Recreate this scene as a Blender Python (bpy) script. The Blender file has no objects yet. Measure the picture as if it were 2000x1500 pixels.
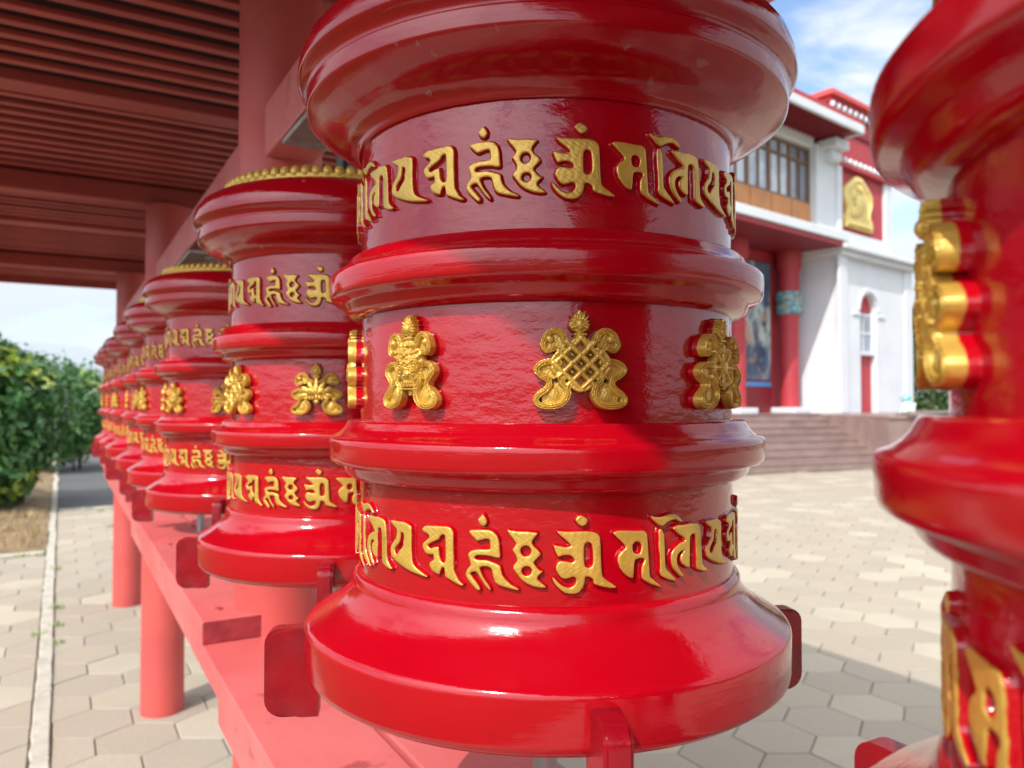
import bpy, bmesh, math, random
import numpy as np
from mathutils import Vector, Matrix

# ------------------------------------------------------------------ camera, sky, sun, exposure
SC = bpy.context.scene
COL = SC.collection
PX_F = 1500.0 / 2000.0                      # focal length in picture widths
CAM_H = 1.5
cam_data = bpy.data.cameras.new('camera')
cam_data.sensor_width = 36.0
cam_data.lens = 36.0 * PX_F
cam_data.clip_start = 0.01
cam_data.clip_end = 3000.0
cam_data.dof.use_dof = True
cam_data.dof.focus_distance = 0.66
cam_data.dof.aperture_fstop = 7.6
cam = bpy.data.objects.new('camera', cam_data)
COL.objects.link(cam)
cam.location = (0, 0, CAM_H)
cam.rotation_euler = (math.radians(90 + 1.337), 0, 0)
SC.camera = cam

SUN_AZ = math.radians(180 + 28)             # where the sun stands, clockwise from +Y
SUN_EL = math.radians(44)
world = bpy.data.worlds.new('World')
SC.world = world
world.use_nodes = True
wn, wl = world.node_tree.nodes, world.node_tree.links
wn.clear()
w_out = wn.new('ShaderNodeOutputWorld')
w_bg = wn.new('ShaderNodeBackground')
w_bg.inputs['Strength'].default_value = 0.14
w_sky = wn.new('ShaderNodeTexSky')
w_sky.sky_type = 'NISHITA'
w_sky.sun_disc = False
w_sky.sun_elevation = SUN_EL
w_sky.sun_rotation = SUN_AZ
w_sky.air_density = 1.0
w_sky.dust_density = 0.1
w_sky.ozone_density = 1.5
tc = wn.new('ShaderNodeTexCoord')
sep = wn.new('ShaderNodeSeparateXYZ')
wl.new(tc.outputs['Generated'], sep.inputs[0])
def wmath(op, a, b=None):
    n = wn.new('ShaderNodeMath'); n.operation = op
    for i, v in enumerate((a, b)):
        if v is None: continue
        if isinstance(v, (int, float)): n.inputs[i].default_value = v
        else: wl.new(v, n.inputs[i])
    return n.outputs[0]
zc = wmath('ADD', wmath('MAXIMUM', sep.outputs['Z'], 0.0), 0.16)
comb = wn.new('ShaderNodeCombineXYZ')
wl.new(wmath('DIVIDE', sep.outputs['X'], zc), comb.inputs[0])
wl.new(wmath('DIVIDE', sep.outputs['Y'], zc), comb.inputs[1])
comb.inputs[2].default_value = 3.7
def wnoise(scale, detail, rough, dist):
    n = wn.new('ShaderNodeTexNoise')
    n.inputs['Scale'].default_value = scale
    n.inputs['Detail'].default_value = detail
    n.inputs['Roughness'].default_value = rough
    n.inputs['Distortion'].default_value = dist
    wl.new(comb.outputs[0], n.inputs['Vector'])
    return n.outputs['Fac']
cl = wmath('ADD', wmath('MULTIPLY', wnoise(1.5, 9.0, 0.58, 0.35), 0.75), wmath('MULTIPLY', wnoise(0.5, 3.0, 0.5, 0.0), 0.25))
mr = wn.new('ShaderNodeMapRange'); mr.interpolation_type = 'SMOOTHSTEP'
mr.inputs['From Min'].default_value = 0.405
mr.inputs['From Max'].default_value = 0.505
wl.new(cl, mr.inputs['Value'])
hz = wn.new('ShaderNodeMapRange')           # thin veil of haze towards the horizon
hz.inputs['From Min'].default_value = 0.0
hz.inputs['From Max'].default_value = 0.30
hz.inputs['To Min'].default_value = 0.95
hz.inputs['To Max'].default_value = 0.0
wl.new(sep.outputs['Z'], hz.inputs['Value'])
cov = wmath('MULTIPLY', mr.outputs[0], 0.96)
shade = wn.new('ShaderNodeMix'); shade.data_type = 'RGBA'
shade.inputs['A'].default_value = (7.2, 7.8, 8.7, 1)
shade.inputs['B'].default_value = (9.8, 10.0, 10.3, 1)
wl.new(wnoise(2.6, 6.0, 0.6, 0.2), shade.inputs['Factor'])
mixc = wn.new('ShaderNodeMix'); mixc.data_type = 'RGBA'
skyg = wn.new('ShaderNodeMix'); skyg.data_type = 'RGBA'; skyg.blend_type = 'MULTIPLY'
skyg.inputs['Factor'].default_value = 1.0
skyg.inputs['B'].default_value = (1.55, 1.55, 1.55, 1)
wl.new(w_sky.outputs[0], skyg.inputs['A'])
wl.new(skyg.outputs['Result'], mixc.inputs['A'])
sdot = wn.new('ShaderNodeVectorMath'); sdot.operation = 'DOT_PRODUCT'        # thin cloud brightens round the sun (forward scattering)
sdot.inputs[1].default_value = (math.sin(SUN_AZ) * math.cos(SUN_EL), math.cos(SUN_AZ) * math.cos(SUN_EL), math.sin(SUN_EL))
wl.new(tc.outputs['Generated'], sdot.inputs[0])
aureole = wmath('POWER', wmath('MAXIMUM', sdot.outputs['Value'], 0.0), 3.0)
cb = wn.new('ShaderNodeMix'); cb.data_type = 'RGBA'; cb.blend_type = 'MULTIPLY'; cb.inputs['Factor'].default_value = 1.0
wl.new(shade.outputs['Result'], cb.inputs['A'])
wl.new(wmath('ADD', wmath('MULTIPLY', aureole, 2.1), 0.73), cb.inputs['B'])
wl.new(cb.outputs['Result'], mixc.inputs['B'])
wl.new(cov, mixc.inputs['Factor'])
veil = wn.new('ShaderNodeMix'); veil.data_type = 'RGBA'
wl.new(hz.outputs[0], veil.inputs['Factor'])
wl.new(mixc.outputs['Result'], veil.inputs['A'])
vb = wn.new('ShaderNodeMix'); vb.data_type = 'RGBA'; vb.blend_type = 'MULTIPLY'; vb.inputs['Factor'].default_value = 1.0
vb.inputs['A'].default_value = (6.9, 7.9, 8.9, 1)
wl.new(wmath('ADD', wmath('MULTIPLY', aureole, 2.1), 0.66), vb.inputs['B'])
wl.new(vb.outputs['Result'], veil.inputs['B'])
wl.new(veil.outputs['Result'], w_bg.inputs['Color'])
wl.new(w_bg.outputs[0], w_out.inputs['Surface'])

sun_data = bpy.data.lights.new('sun', 'SUN')
sun_data.energy = 3.8
sun_data.angle = math.radians(0.55)
sun_data.color = (1.0, 0.955, 0.88)
sun = bpy.data.objects.new('sun', sun_data)
COL.objects.link(sun)
to_sun = Vector((math.sin(SUN_AZ) * math.cos(SUN_EL), math.cos(SUN_AZ) * math.cos(SUN_EL), math.sin(SUN_EL)))
sun.rotation_euler = to_sun.to_track_quat('Z', 'Y').to_euler()
sun.location = to_sun * 30

SC.view_settings.view_transform = 'Standard'
SC.view_settings.look = 'None'
SC.view_settings.exposure = 0.22
SC.view_settings.gamma = 1.0
SC.view_settings.use_curve_mapping = False
SC.render.engine = 'CYCLES'
SC.cycles.use_denoising = True
SC.cycles.max_bounces = 8
SC.cycles.glossy_bounces = 4
SC.cycles.sample_clamp_indirect = 6.0

random.seed(7)
RNG = np.random.default_rng(11)

# ------------------------------------------------------------------ helpers
def tag(o, label=None, cat=None, group=None, kind=None):
    if label: o['label'] = label
    if cat: o['category'] = cat
    if group: o['group'] = group
    if kind: o['kind'] = kind
    return o

def empty(name, loc=(0, 0, 0), rz=0.0, parent=None):
    o = bpy.data.objects.new(name, None)
    COL.objects.link(o)
    o.location = loc; o.rotation_euler = (0, 0, rz); o.parent = parent
    o.empty_display_size = 0.1
    return o

def link(name, me, mat=None, parent=None, loc=None, rot=None):
    o = bpy.data.objects.new(name, me)
    COL.objects.link(o)
    if mat is not None:
        mats = mat if isinstance(mat, (list, tuple)) else [mat]
        if not me.materials:
            for m in mats: me.materials.append(m)
    o.parent = parent
    if loc is not None: o.location = loc
    if rot is not None: o.rotation_euler = rot
    return o

def mesh(name, verts, faces, smooth=False, sharp=None):
    me = bpy.data.meshes.new(name)
    me.from_pydata([tuple(v) for v in verts], [], [tuple(f) for f in faces])
    me.update()
    if smooth:
        me.polygons.foreach_set('use_smooth', [True] * len(me.polygons))
        if sharp: me.set_sharp_from_angle(angle=math.radians(sharp))
    return me

class MB:
    """collects boxes, prisms, tubes and lathes into one mesh"""
    def __init__(self): self.v = []; self.f = []
    def add(self, vs, fs):
        k = len(self.v); self.v += [tuple(p) for p in vs]; self.f += [tuple(i + k for i in f) for f in fs]
    def box(self, x0, x1, y0, y1, z0, z1):
        self.add([(x0, y0, z0), (x1, y0, z0), (x1, y1, z0), (x0, y1, z0), (x0, y0, z1), (x1, y0, z1), (x1, y1, z1), (x0, y1, z1)],
                 [(0, 3, 2, 1), (4, 5, 6, 7), (0, 1, 5, 4), (1, 2, 6, 5), (2, 3, 7, 6), (3, 0, 4, 7)])
        return self
    def bbox(self, x0, x1, y0, y1, z0, z1, b=0.004):
        """box with chamfered edges"""
        bm = bmesh.new()
        r = bmesh.ops.create_cube(bm, size=1.0)
        for v in bm.verts:
            v.co = Vector(((x0 + x1) / 2 + v.co.x * (x1 - x0), (y0 + y1) / 2 + v.co.y * (y1 - y0), (z0 + z1) / 2 + v.co.z * (z1 - z0)))
        bmesh.ops.bevel(bm, geom=bm.edges[:], offset=b, segments=2, affect='EDGES', profile=0.5)
        bm.verts.ensure_lookup_table()
        self.add([v.co[:] for v in bm.verts], [[v.index for v in f.verts] for f in bm.faces])
        bm.free(); return self
    def prism(self, poly, z0, z1):
        n = len(poly)
        self.add([(x, y, z0) for x, y in poly] + [(x, y, z1) for x, y in poly],
                 [tuple(range(n - 1, -1, -1)), tuple(range(n, 2 * n))] + [(i, (i + 1) % n, n + (i + 1) % n, n + i) for i in range(n)])
        return self
    def tube(self, a, b, ra, rb=None, n=16):
        rb = ra if rb is None else rb
        a, b = Vector(a), Vector(b); d = (b - a).normalized()
        s = d.orthogonal().normalized(); t = d.cross(s)
        vs = [a + (s * math.cos(2 * math.pi * i / n) + t * math.sin(2 * math.pi * i / n)) * ra for i in range(n)]
        vs += [b + (s * math.cos(2 * math.pi * i / n) + t * math.sin(2 * math.pi * i / n)) * rb for i in range(n)]
        self.add(vs, [(i, (i + 1) % n, n + (i + 1) % n, n + i) for i in range(n)] + [tuple(range(n - 1, -1, -1)), tuple(range(n, 2 * n))])
        return self
    def lathe(self, prof, n=128, closed=False, c=(0, 0)):
        k = len(prof); vs = []; fs = []
        for i in range(n):
            a = 2 * math.pi * i / n
            for r, z in prof: vs.append((c[0] + r * math.cos(a), c[1] + r * math.sin(a), z))
        for i in range(n):
            j = (i + 1) % n
            for q in range(k if closed else k - 1):
                w = (q + 1) % k
                fs.append((i * k + q, j * k + q, j * k + w, i * k + w))
        self.add(vs, fs); return self
    def sphere(self, c, r, sx=1, sy=1, sz=1, u=12, v=8):
        vs = [(c[0], c[1], c[2] - r * sz)]; fs = []
        for j in range(1, v):
            p = -math.pi / 2 + math.pi * j / v
            for i in range(u):
                a = 2 * math.pi * i / u
                vs.append((c[0] + r * sx * math.cos(p) * math.cos(a), c[1] + r * sy * math.cos(p) * math.sin(a), c[2] + r * sz * math.sin(p)))
        vs.append((c[0], c[1], c[2] + r * sz)); top = len(vs) - 1
        for i in range(u):
            fs.append((0, 1 + (i + 1) % u, 1 + i)); fs.append((top, top - u + i, top - u + (i + 1) % u))
        for j in range(v - 2):
            for i in range(u):
                a = 1 + j * u + i; b = 1 + j * u + (i + 1) % u
                fs.append((a, b, b + u, a + u))
        self.add(vs, fs); return self
    def me(self, name, smooth=False, sharp=None): return mesh(name, self.v, self.f, smooth, sharp)
    def build(self, name, mat, parent=None, smooth=False, sharp=None, loc=None, rot=None):
        return link(name, self.me(name, smooth, sharp), mat, parent, loc, rot)

def box_part(name, mat, parent, x0, x1, y0, y1, z0, z1, b=0.0):
    m = MB(); m.bbox(x0, x1, y0, y1, z0, z1, b) if b else m.box(x0, x1, y0, y1, z0, z1)
    return m.build(name, mat, parent)

# ------------------------------------------------------------------ materials
def material(name, color, rough=0.5, metallic=0.0, vary=None, rvary=None, bumps=(), coat=None, spec=0.5, ior=1.5, spots=None):
    """vary=(scale, colour2, lo, hi)   rvary=(scale, r0, r1)   bumps=[(scale, height_m, (sx,sy,sz))]   spots=(scale, colour, lo, hi)"""
    m = bpy.data.materials.new(name); m.use_nodes = True
    N, L = m.node_tree.nodes, m.node_tree.links
    p = N['Principled BSDF']
    p.inputs['Base Color'].default_value = (*color, 1)
    p.inputs['Roughness'].default_value = rough
    p.inputs['Metallic'].default_value = metallic
    p.inputs['Specular IOR Level'].default_value = spec
    p.inputs['IOR'].default_value = ior
    if coat:
        p.inputs['Coat Weight'].default_value = coat[0]; p.inputs['Coat Roughness'].default_value = coat[1]; p.inputs['Coat IOR'].default_value = coat[2]
    t = N.new('ShaderNodeTexCoord')
    def noise(scale, stretch=(1, 1, 1), detail=4.0, rough_=0.55):
        mp = N.new('ShaderNodeMapping'); mp.inputs['Scale'].default_value = stretch
        L.new(t.outputs['Object'], mp.inputs['Vector'])
        n = N.new('ShaderNodeTexNoise'); n.inputs['Scale'].default_value = scale; n.inputs['Detail'].default_value = detail
        n.inputs['Roughness'].default_value = rough_
        L.new(mp.outputs[0], n.inputs['Vector']); return n.outputs['Fac']
    def ramp(src, lo, hi, a=0.0, b=1.0):
        r = N.new('ShaderNodeMapRange'); r.inputs['From Min'].default_value = lo; r.inputs['From Max'].default_value = hi
        r.inputs['To Min'].default_value = a; r.inputs['To Max'].default_value = b
        L.new(src, r.inputs['Value']); return r.outputs[0]
    def mix(fac, a, b):
        x = N.new('ShaderNodeMix'); x.data_type = 'RGBA'
        if isinstance(fac, float): x.inputs['Factor'].default_value = fac
        else: L.new(fac, x.inputs['Factor'])
        for k, v in (('A', a), ('B', b)):
            if isinstance(v, tuple): x.inputs[k].default_value = (*v[:3], 1)
            else: L.new(v, x.inputs[k])
        return x.outputs['Result']
    colsock = tuple(color)
    if vary: colsock = mix(ramp(noise(vary[0]), vary[2], vary[3]), colsock, tuple(vary[1]))
    if spots: colsock = mix(ramp(noise(spots[0], detail=6), spots[2], spots[3]), colsock, tuple(spots[1]))
    if not isinstance(colsock, tuple): L.new(colsock, p.inputs['Base Color'])
    if rvary:
        rs = ramp(noise(rvary[0]), 0.35, 0.65, rvary[1], rvary[2])
        L.new(rs, p.inputs['Roughness'])
        if coat: L.new(rs, p.inputs['Coat Roughness'])
    prev = None
    for sc, hgt, st in bumps:
        bp = N.new('ShaderNodeBump'); bp.inputs['Strength'].default_value = 1.0; bp.inputs['Distance'].default_value = hgt
        L.new(noise(sc, st, 5.0), bp.inputs['Height'])
        if prev: L.new(prev, bp.inputs['Normal'])
        prev = bp.outputs[0]
    if prev:
        L.new(prev, p.inputs['Normal'])
        if coat: L.new(prev, p.inputs['Coat Normal'])
    m['tools'] = 0
    return m, (N, L, p, noise, ramp, mix)

RED = (0.385, 0.001, 0.007)
GOLD = (0.63, 0.385, 0.07)
M = {}
def mk(key, *a, **k):
    M[key], tools = material(key, *a, **k); return tools

BR = [(6.0, 0.0010, (1, 1, 2.0)), (12.0, 0.0003, (1, 1, 14)), (60.0, 0.00032, (1, 1, 1.5)), (170.0, 0.00006, (1, 1, 1))]
mk('red_enamel', RED, 0.16, vary=(3.0, (0.32, 0.001, 0.007), 0.4, 0.7), rvary=(5.0, 0.025, 0.20), bumps=BR, ior=1.56, spots=(170.0, (0.5, 0.25, 0.25), 0.765, 0.785))
mk('red_enamel_wrinkled', RED, 0.16, vary=(3.0, (0.32, 0.001, 0.007), 0.4, 0.7), rvary=(5.0, 0.025, 0.14),
   bumps=[(7.0, 0.0016, (1, 1, 2.0)), (24.0, 0.0008, (1, 1, 2.2)), (70.0, 0.00040, (1, 1, 1.6)), (170.0, 0.00006, (1, 1, 1))], ior=1.6, spots=(170.0, (0.5, 0.25, 0.25), 0.765, 0.785))
mk('red_enamel_worn', RED, 0.16, vary=(3.0, (0.32, 0.001, 0.007), 0.4, 0.7), rvary=(5.0, 0.03, 0.24), bumps=BR, ior=1.56, spots=(34.0, (0.36, 0.075, 0.085), 0.69, 0.705))
mk('red_handle', (0.26, 0.002, 0.008), 0.2, vary=(20.0, (0.17, 0.003, 0.010), 0.4, 0.7), rvary=(18.0, 0.12, 0.4),
   bumps=[(40.0, 0.0012, (1, 1, 1))], ior=1.5, spots=(90.0, (0.75, 0.62, 0.6), 0.735, 0.76))
mk('gold_paint', GOLD, 0.42, 0.3, vary=(60.0, (0.50, 0.27, 0.04), 0.45, 0.75), bumps=[(160.0, 0.0003, (1, 1, 1))])

def two_tone(key, attr, lo, hi, wobble, gold_at_low):
    """red enamel sides, gold paint on the raised faces; the brushed edge follows the relief attribute"""
    N, L, p, noise, ramp, mix = mk(key, RED, 0.16, 0.0, bumps=[(150.0, 0.0004, (1, 1, 1)), (45.0, 0.0006, (1, 1, 1))])
    at = N.new('ShaderNodeAttribute'); at.attribute_name = attr
    ad = N.new('ShaderNodeMath'); ad.operation = 'MULTIPLY_ADD'
    L.new(noise(120.0), ad.inputs[0]); ad.inputs[1].default_value = wobble; L.new(at.outputs['Fac'], ad.inputs[2])
    f = ramp(ad.outputs[0], lo + wobble * 0.5, hi + wobble * 0.5, 1.0 if gold_at_low else 0.0, 0.0 if gold_at_low else 1.0)
    gold = mix(ramp(noise(38.0), 0.40, 0.72), GOLD, (0.46, 0.25, 0.04))
    L.new(mix(f, RED, gold), p.inputs['Base Color'])
    L.new(ramp(f, 0, 1, 0.0, 0.42), p.inputs['Metallic'])
    L.new(ramp(f, 0, 1, 0.12, 0.36), p.inputs['Roughness'])
    p.inputs['IOR'].default_value = 1.55
two_tone('letter_paint', 'sd', -0.15, 0.15, 0.9, True)
two_tone('emblem_paint', 'hgt', 4.7, 5.4, 1.4, False)

WOOD = (0.55, 0.100, 0.097)
mk('salmon_wood', WOOD, 0.52, vary=(2.2, (0.61, 0.155, 0.145), 0.35, 0.7), rvary=(5.0, 0.38, 0.6),
   bumps=[(18.0, 0.0012, (1, 0.12, 1)), (140.0, 0.0002, (1, 1, 1))], spots=(13.0, (0.36, 0.062, 0.058), 0.63, 0.70))
mk('column_paint', (0.55, 0.080, 0.068), 0.5, vary=(3.0, (0.46, 0.062, 0.058), 0.4, 0.7), rvary=(4.0, 0.38, 0.58),
   bumps=[(14.0, 0.0016, (1, 1, 0.06)), (120.0, 0.0002, (1, 1, 1))])
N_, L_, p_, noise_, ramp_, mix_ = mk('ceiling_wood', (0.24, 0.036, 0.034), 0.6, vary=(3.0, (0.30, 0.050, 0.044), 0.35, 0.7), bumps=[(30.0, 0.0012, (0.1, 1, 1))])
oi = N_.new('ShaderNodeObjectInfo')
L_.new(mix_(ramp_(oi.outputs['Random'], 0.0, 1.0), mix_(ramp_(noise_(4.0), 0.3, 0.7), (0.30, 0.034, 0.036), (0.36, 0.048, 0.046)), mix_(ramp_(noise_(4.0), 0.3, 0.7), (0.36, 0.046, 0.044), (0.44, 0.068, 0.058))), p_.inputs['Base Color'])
mk('gap_shade_wood', (0.024, 0.0006, 0.002), 0.85, vary=(3.0, (0.034, 0.001, 0.003), 0.35, 0.7))  # near-black deck colour, puts the shade between the slats into the paint
mk('board_end', (0.33, 0.030, 0.034), 0.5, vary=(25.0, (0.22, 0.02, 0.024), 0.4, 0.7), bumps=[(70.0, 0.0015, (1, 1, 1))])
mk('steel_plate', (0.40, 0.37, 0.37), 0.5, 0.3, vary=(30.0, (0.30, 0.24, 0.23), 0.4, 0.7))
mk('grey_steel', (0.30, 0.29, 0.28), 0.45, 0.6)
mk('black_steel', (0.03, 0.03, 0.034), 0.35, 0.6)
mk('white_paint', (0.65, 0.665, 0.685), 0.6, vary=(0.9, (0.57, 0.59, 0.615), 0.4, 0.75), bumps=[(30.0, 0.002, (1, 1, 1))])
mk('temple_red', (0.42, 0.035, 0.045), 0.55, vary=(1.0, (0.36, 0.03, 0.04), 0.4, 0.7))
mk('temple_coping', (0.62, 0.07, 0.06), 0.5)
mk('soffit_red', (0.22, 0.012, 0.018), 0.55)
mk('window_wood', (0.20, 0.11, 0.065), 0.5)
mk('panel_wood', (0.50, 0.205, 0.06), 0.45, vary=(2.0, (0.42, 0.16, 0.05), 0.4, 0.7), bumps=[(20.0, 0.002, (1, 1, 0.1))])
mk('curtain_glass', (0.60, 0.66, 0.72), 0.12, vary=(1.5, (0.38, 0.44, 0.52), 0.4, 0.6), coat=(1.0, 0.03, 1.5))
mk('dark_glass', (0.12, 0.15, 0.20), 0.08, vary=(1.2, (0.22, 0.26, 0.32), 0.4, 0.6), coat=(1.0, 0.03, 1.5))
mk('plaque_gold', (0.76, 0.60, 0.22), 0.55, 0.1, vary=(6.0, (0.68, 0.50, 0.15), 0.4, 0.7), bumps=[(9.0, 0.03, (1, 1, 1))])
mk('blue_trim', (0.06, 0.28, 0.62), 0.5)
mk('capital_paint', (0.30, 0.42, 0.46), 0.5, vary=(6.0, (0.06, 0.22, 0.24), 0.42, 0.58), spots=(9.0, (0.42, 0.20, 0.07), 0.56, 0.62))
mk('teal_trim', (0.05, 0.33, 0.30), 0.5, vary=(5.0, (0.35, 0.45, 0.55), 0.45, 0.6))
mk('granite', (0.21, 0.14, 0.125), 0.4, vary=(2.0, (0.28, 0.19, 0.165), 0.35, 0.65), rvary=(3.0, 0.25, 0.5), spots=(40.0, (0.20, 0.13, 0.12), 0.6, 0.7))
mk('statue_paint', (0.62, 0.78, 0.74), 0.4, vary=(14.0, (0.10, 0.55, 0.45), 0.55, 0.7))
mk('asphalt', (0.075, 0.075, 0.078), 0.85, vary=(0.9, (0.10, 0.098, 0.096), 0.4, 0.65), bumps=[(90.0, 0.004, (1, 1, 1))])
mk('added_lawn', (0.045, 0.075, 0.018), 0.9, vary=(1.5, (0.075, 0.10, 0.028), 0.35, 0.65), bumps=[(30.0, 0.04, (1, 1, 1))])  # dark ground tone added to cut the light bounced onto the wheels
mk('soil', (0.20, 0.135, 0.075), 0.95, vary=(3.0, (0.30, 0.21, 0.11), 0.35, 0.65), bumps=[(14.0, 0.05, (1, 1, 1))])
mk('concrete_kerb', (0.46, 0.42, 0.35), 0.85, vary=(8.0, (0.36, 0.32, 0.26), 0.4, 0.7), bumps=[(40.0, 0.006, (1, 1, 1)), (200.0, 0.001, (1, 1, 1))],
   spots=(13.0, (0.28, 0.24, 0.18), 0.62, 0.75))
mk('joint_sand', (0.27, 0.23, 0.17), 0.95, vary=(4.0, (0.16, 0.15, 0.09), 0.4, 0.7), bumps=[(60.0, 0.01, (1, 1, 1))])
mk('bark', (0.12, 0.085, 0.06), 0.9, bumps=[(40.0, 0.01, (1, 1, 0.2))])
mk('dry_grass', (0.38, 0.27, 0.14), 0.8, vary=(5.0, (0.24, 0.17, 0.085), 0.4, 0.7))
mk('green_grass', (0.16, 0.25, 0.05), 0.7)

def paver_material(key, use_attr):
    N, L, p, noise, ramp, mix = mk(key, (0.4, 0.35, 0.28), 0.85, bumps=[(35.0, 0.003, (1, 1, 1)), (220.0, 0.0012, (1, 1, 1))])
    if use_attr:
        a = N.new('ShaderNodeAttribute'); a.attribute_name = 'tone'; rnd = a.outputs['Fac']
    else:
        a = N.new('ShaderNodeObjectInfo'); rnd = a.outputs['Random']
    g = N.new('ShaderNodeNewGeometry')
    def wnoise_(s, d=4):
        n = N.new('ShaderNodeTexNoise'); n.inputs['Scale'].default_value = s; n.inputs['Detail'].default_value = d
        L.new(g.outputs['Position'], n.inputs['Vector']); return n.outputs['Fac']
    c = mix(ramp(rnd, 0.0, 1.0), (0.30, 0.252, 0.198), (0.36, 0.308, 0.242))
    c = mix(ramp(rnd, 0.78, 0.84), c, (0.42, 0.37, 0.282))
    c = mix(ramp(wnoise_(0.8), 0.35, 0.7, 0.0, 0.55), c, (0.345, 0.29, 0.21))
    c = mix(ramp(wnoise_(7.0, 6), 0.62, 0.72, 0.0, 0.55), c, (0.42, 0.29, 0.12))
    c = mix(ramp(wnoise_(60.0, 3), 0.5, 0.75, 0.0, 0.5), c, (0.34, 0.29, 0.22))
    c = mix(ramp(wnoise_(2.3, 7), 0.5, 0.72, 0.0, 0.5), c, (0.33, 0.29, 0.235))
    c = mix(ramp(wnoise_(150.0, 2), 0.6, 0.75, 0.0, 0.5), c, (0.58, 0.54, 0.45))
    L.new(c, p.inputs['Base Color'])
paver_material('paver', False)
paver_material('paver_mass', True)

def leaf_material(key, c0, c1, c2):
    N, L, p, noise, ramp, mix = mk(key, c0, 0.42)
    a = N.new('ShaderNodeAttribute'); a.attribute_name = 'tone'
    c = mix(ramp(a.outputs['Fac'], 0.0, 0.6), c0, c1)
    c = mix(ramp(a.outputs['Fac'], 0.82, 0.95), c, c2)
    L.new(c, p.inputs['Base Color'])
    p.inputs['Specular IOR Level'].default_value = 0.6
    tr = N.new('ShaderNodeBsdfTranslucent'); L.new(c, tr.inputs['Color'])
    ms = N.new('ShaderNodeMixShader'); ms.inputs[0].default_value = 0.28
    L.new(p.outputs[0], ms.inputs[1]); L.new(tr.outputs[0], ms.inputs[2])
    L.new(ms.outputs[0], N['Material Output'].inputs['Surface'])
leaf_material('shrub_leaf', (0.028, 0.10, 0.026), (0.080, 0.20, 0.045), (0.30, 0.38, 0.04))
leaf_material('tree_leaf', (0.05, 0.11, 0.025), (0.09, 0.17, 0.04), (0.12, 0.2, 0.05))

def mural_material():
    N, L, p, noise, ramp, mix = mk('mural', (0.03, 0.05, 0.09), 0.35)
    a = mix(ramp(noise(0.9, (1, 1, 0.7)), 0.44, 0.6), (0.035, 0.055, 0.11), (0.13, 0.20, 0.27))
    a = mix(ramp(noise(1.4, (1, 1, 0.45)), 0.5, 0.58), a, (0.45, 0.50, 0.46))
    a = mix(ramp(noise(2.1), 0.56, 0.64), a, (0.40, 0.25, 0.17))
    a = mix(ramp(noise(2.7), 0.58, 0.66), a, (0.07, 0.30, 0.24))
    L.new(a, p.inputs['Base Color'])
mural_material()

# ------------------------------------------------------------------ the row's own frame
TH = math.radians(30.4487)
BX, BY = -1.70354, 3.77458                  # foot of the third column
def row(t, l=0.0, z=0.0):
    return Vector((BX - math.sin(TH) * t + math.cos(TH) * l, BY + math.cos(TH) * t + math.sin(TH) * l, z))
CP, SP = math.cos(math.radians(1.337)), math.sin(math.radians(1.337))
def picture(p):
    d = (p[0], p[1], p[2] - CAM_H); y = d[1] * CP + d[2] * SP; z = -d[1] * SP + d[2] * CP
    if y < 0.05: return None
    return 1000 + 1500 * d[0] / y, 750 - 1500 * z / y, y
COLS = (-4.57, -2.28, 0.0, 2.28)
WHEELS = (-3.43, -4.083, -2.75, -1.81, -1.13, -0.45, 0.46, 1.14, 1.82)

# ------------------------------------------------------------------ ground
g = MB(); g.box(-900, 900, -900, 900, -0.5, -0.03)
tag(g.build('ground', M['added_lawn']), kind='structure')
ADDED_LAWN_X = -1.34                              # unseen ground past here, made dark grass to dim reflections and bounce

PROT = TH
porigin = row(0)
paving = MB(); paving.add([(ADDED_LAWN_X, -9, -0.012), (27, -9, -0.012), (27, 19, -0.012), (ADDED_LAWN_X, 19, -0.012)], [(0, 1, 2, 3)])
paving = tag(paving.build('pavement', M['joint_sand'], None, loc=porigin, rot=(0, 0, PROT)), kind='structure')

SIDE = 0.19
FLAT = SIDE * math.sqrt(3)
KR, KL = -0.459, -0.545                     # the two edges of the kerb strip
BED_T, ROAD_T = 4.85, 8.3
def clip(poly, x0, keep_greater):
    out = []
    for i in range(len(poly)):
        a, b = poly[i], poly[(i + 1) % len(poly)]
        ia, ib = (a[0] >= x0) == keep_greater, (b[0] >= x0) == keep_greater
        if ia: out.append(a)
        if ia != ib:
            k = (x0 - a[0]) / (b[0] - a[0]); out.append((x0, a[1] + k * (b[1] - a[1])))
    return out
def inset(poly, d):
    cx = sum(p[0] for p in poly) / len(poly); cy = sum(p[1] for p in poly) / len(poly)
    n = len(poly); res = []
    for i in range(n):
        p0, p1, p2 = poly[i - 1], poly[i], poly[(i + 1) % n]
        def off(a, b):
            ex, ey = b[0] - a[0], b[1] - a[1]; l = math.hypot(ex, ey) or 1; nx, ny = -ey / l, ex / l
            if nx * (cx - a[0]) + ny * (cy - a[1]) < 0: nx, ny = -nx, -ny
            return (a[0] + nx * d, a[1] + ny * d), (ex, ey)
        (ax, ay), (ex, ey) = off(p0, p1); (bx, by), (fx, fy) = off(p1, p2)
        den = ex * fy - ey * fx
        if abs(den) < 1e-9: res.append((bx, by)); continue
        k = ((bx - ax) * fy - (by - ay) * fx) / den
        res.append((ax + ex * k, ay + ey * k))
    return res
def paver_geo(poly):
    a = inset(poly, 0.003); b = inset(poly, 0.0065); n = len(poly)
    vs = [(x, y, -0.03) for x, y in a] + [(x, y, -0.0035) for x, y in a] + [(x, y, 0) for x, y in b]
    fs = [(k * n + i, k * n + (i + 1) % n, (k + 1) * n + (i + 1) % n, (k + 1) * n + i) for k in (0, 1) for i in range(n)] + [tuple(range(2 * n, 3 * n))]
    return vs, fs
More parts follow.
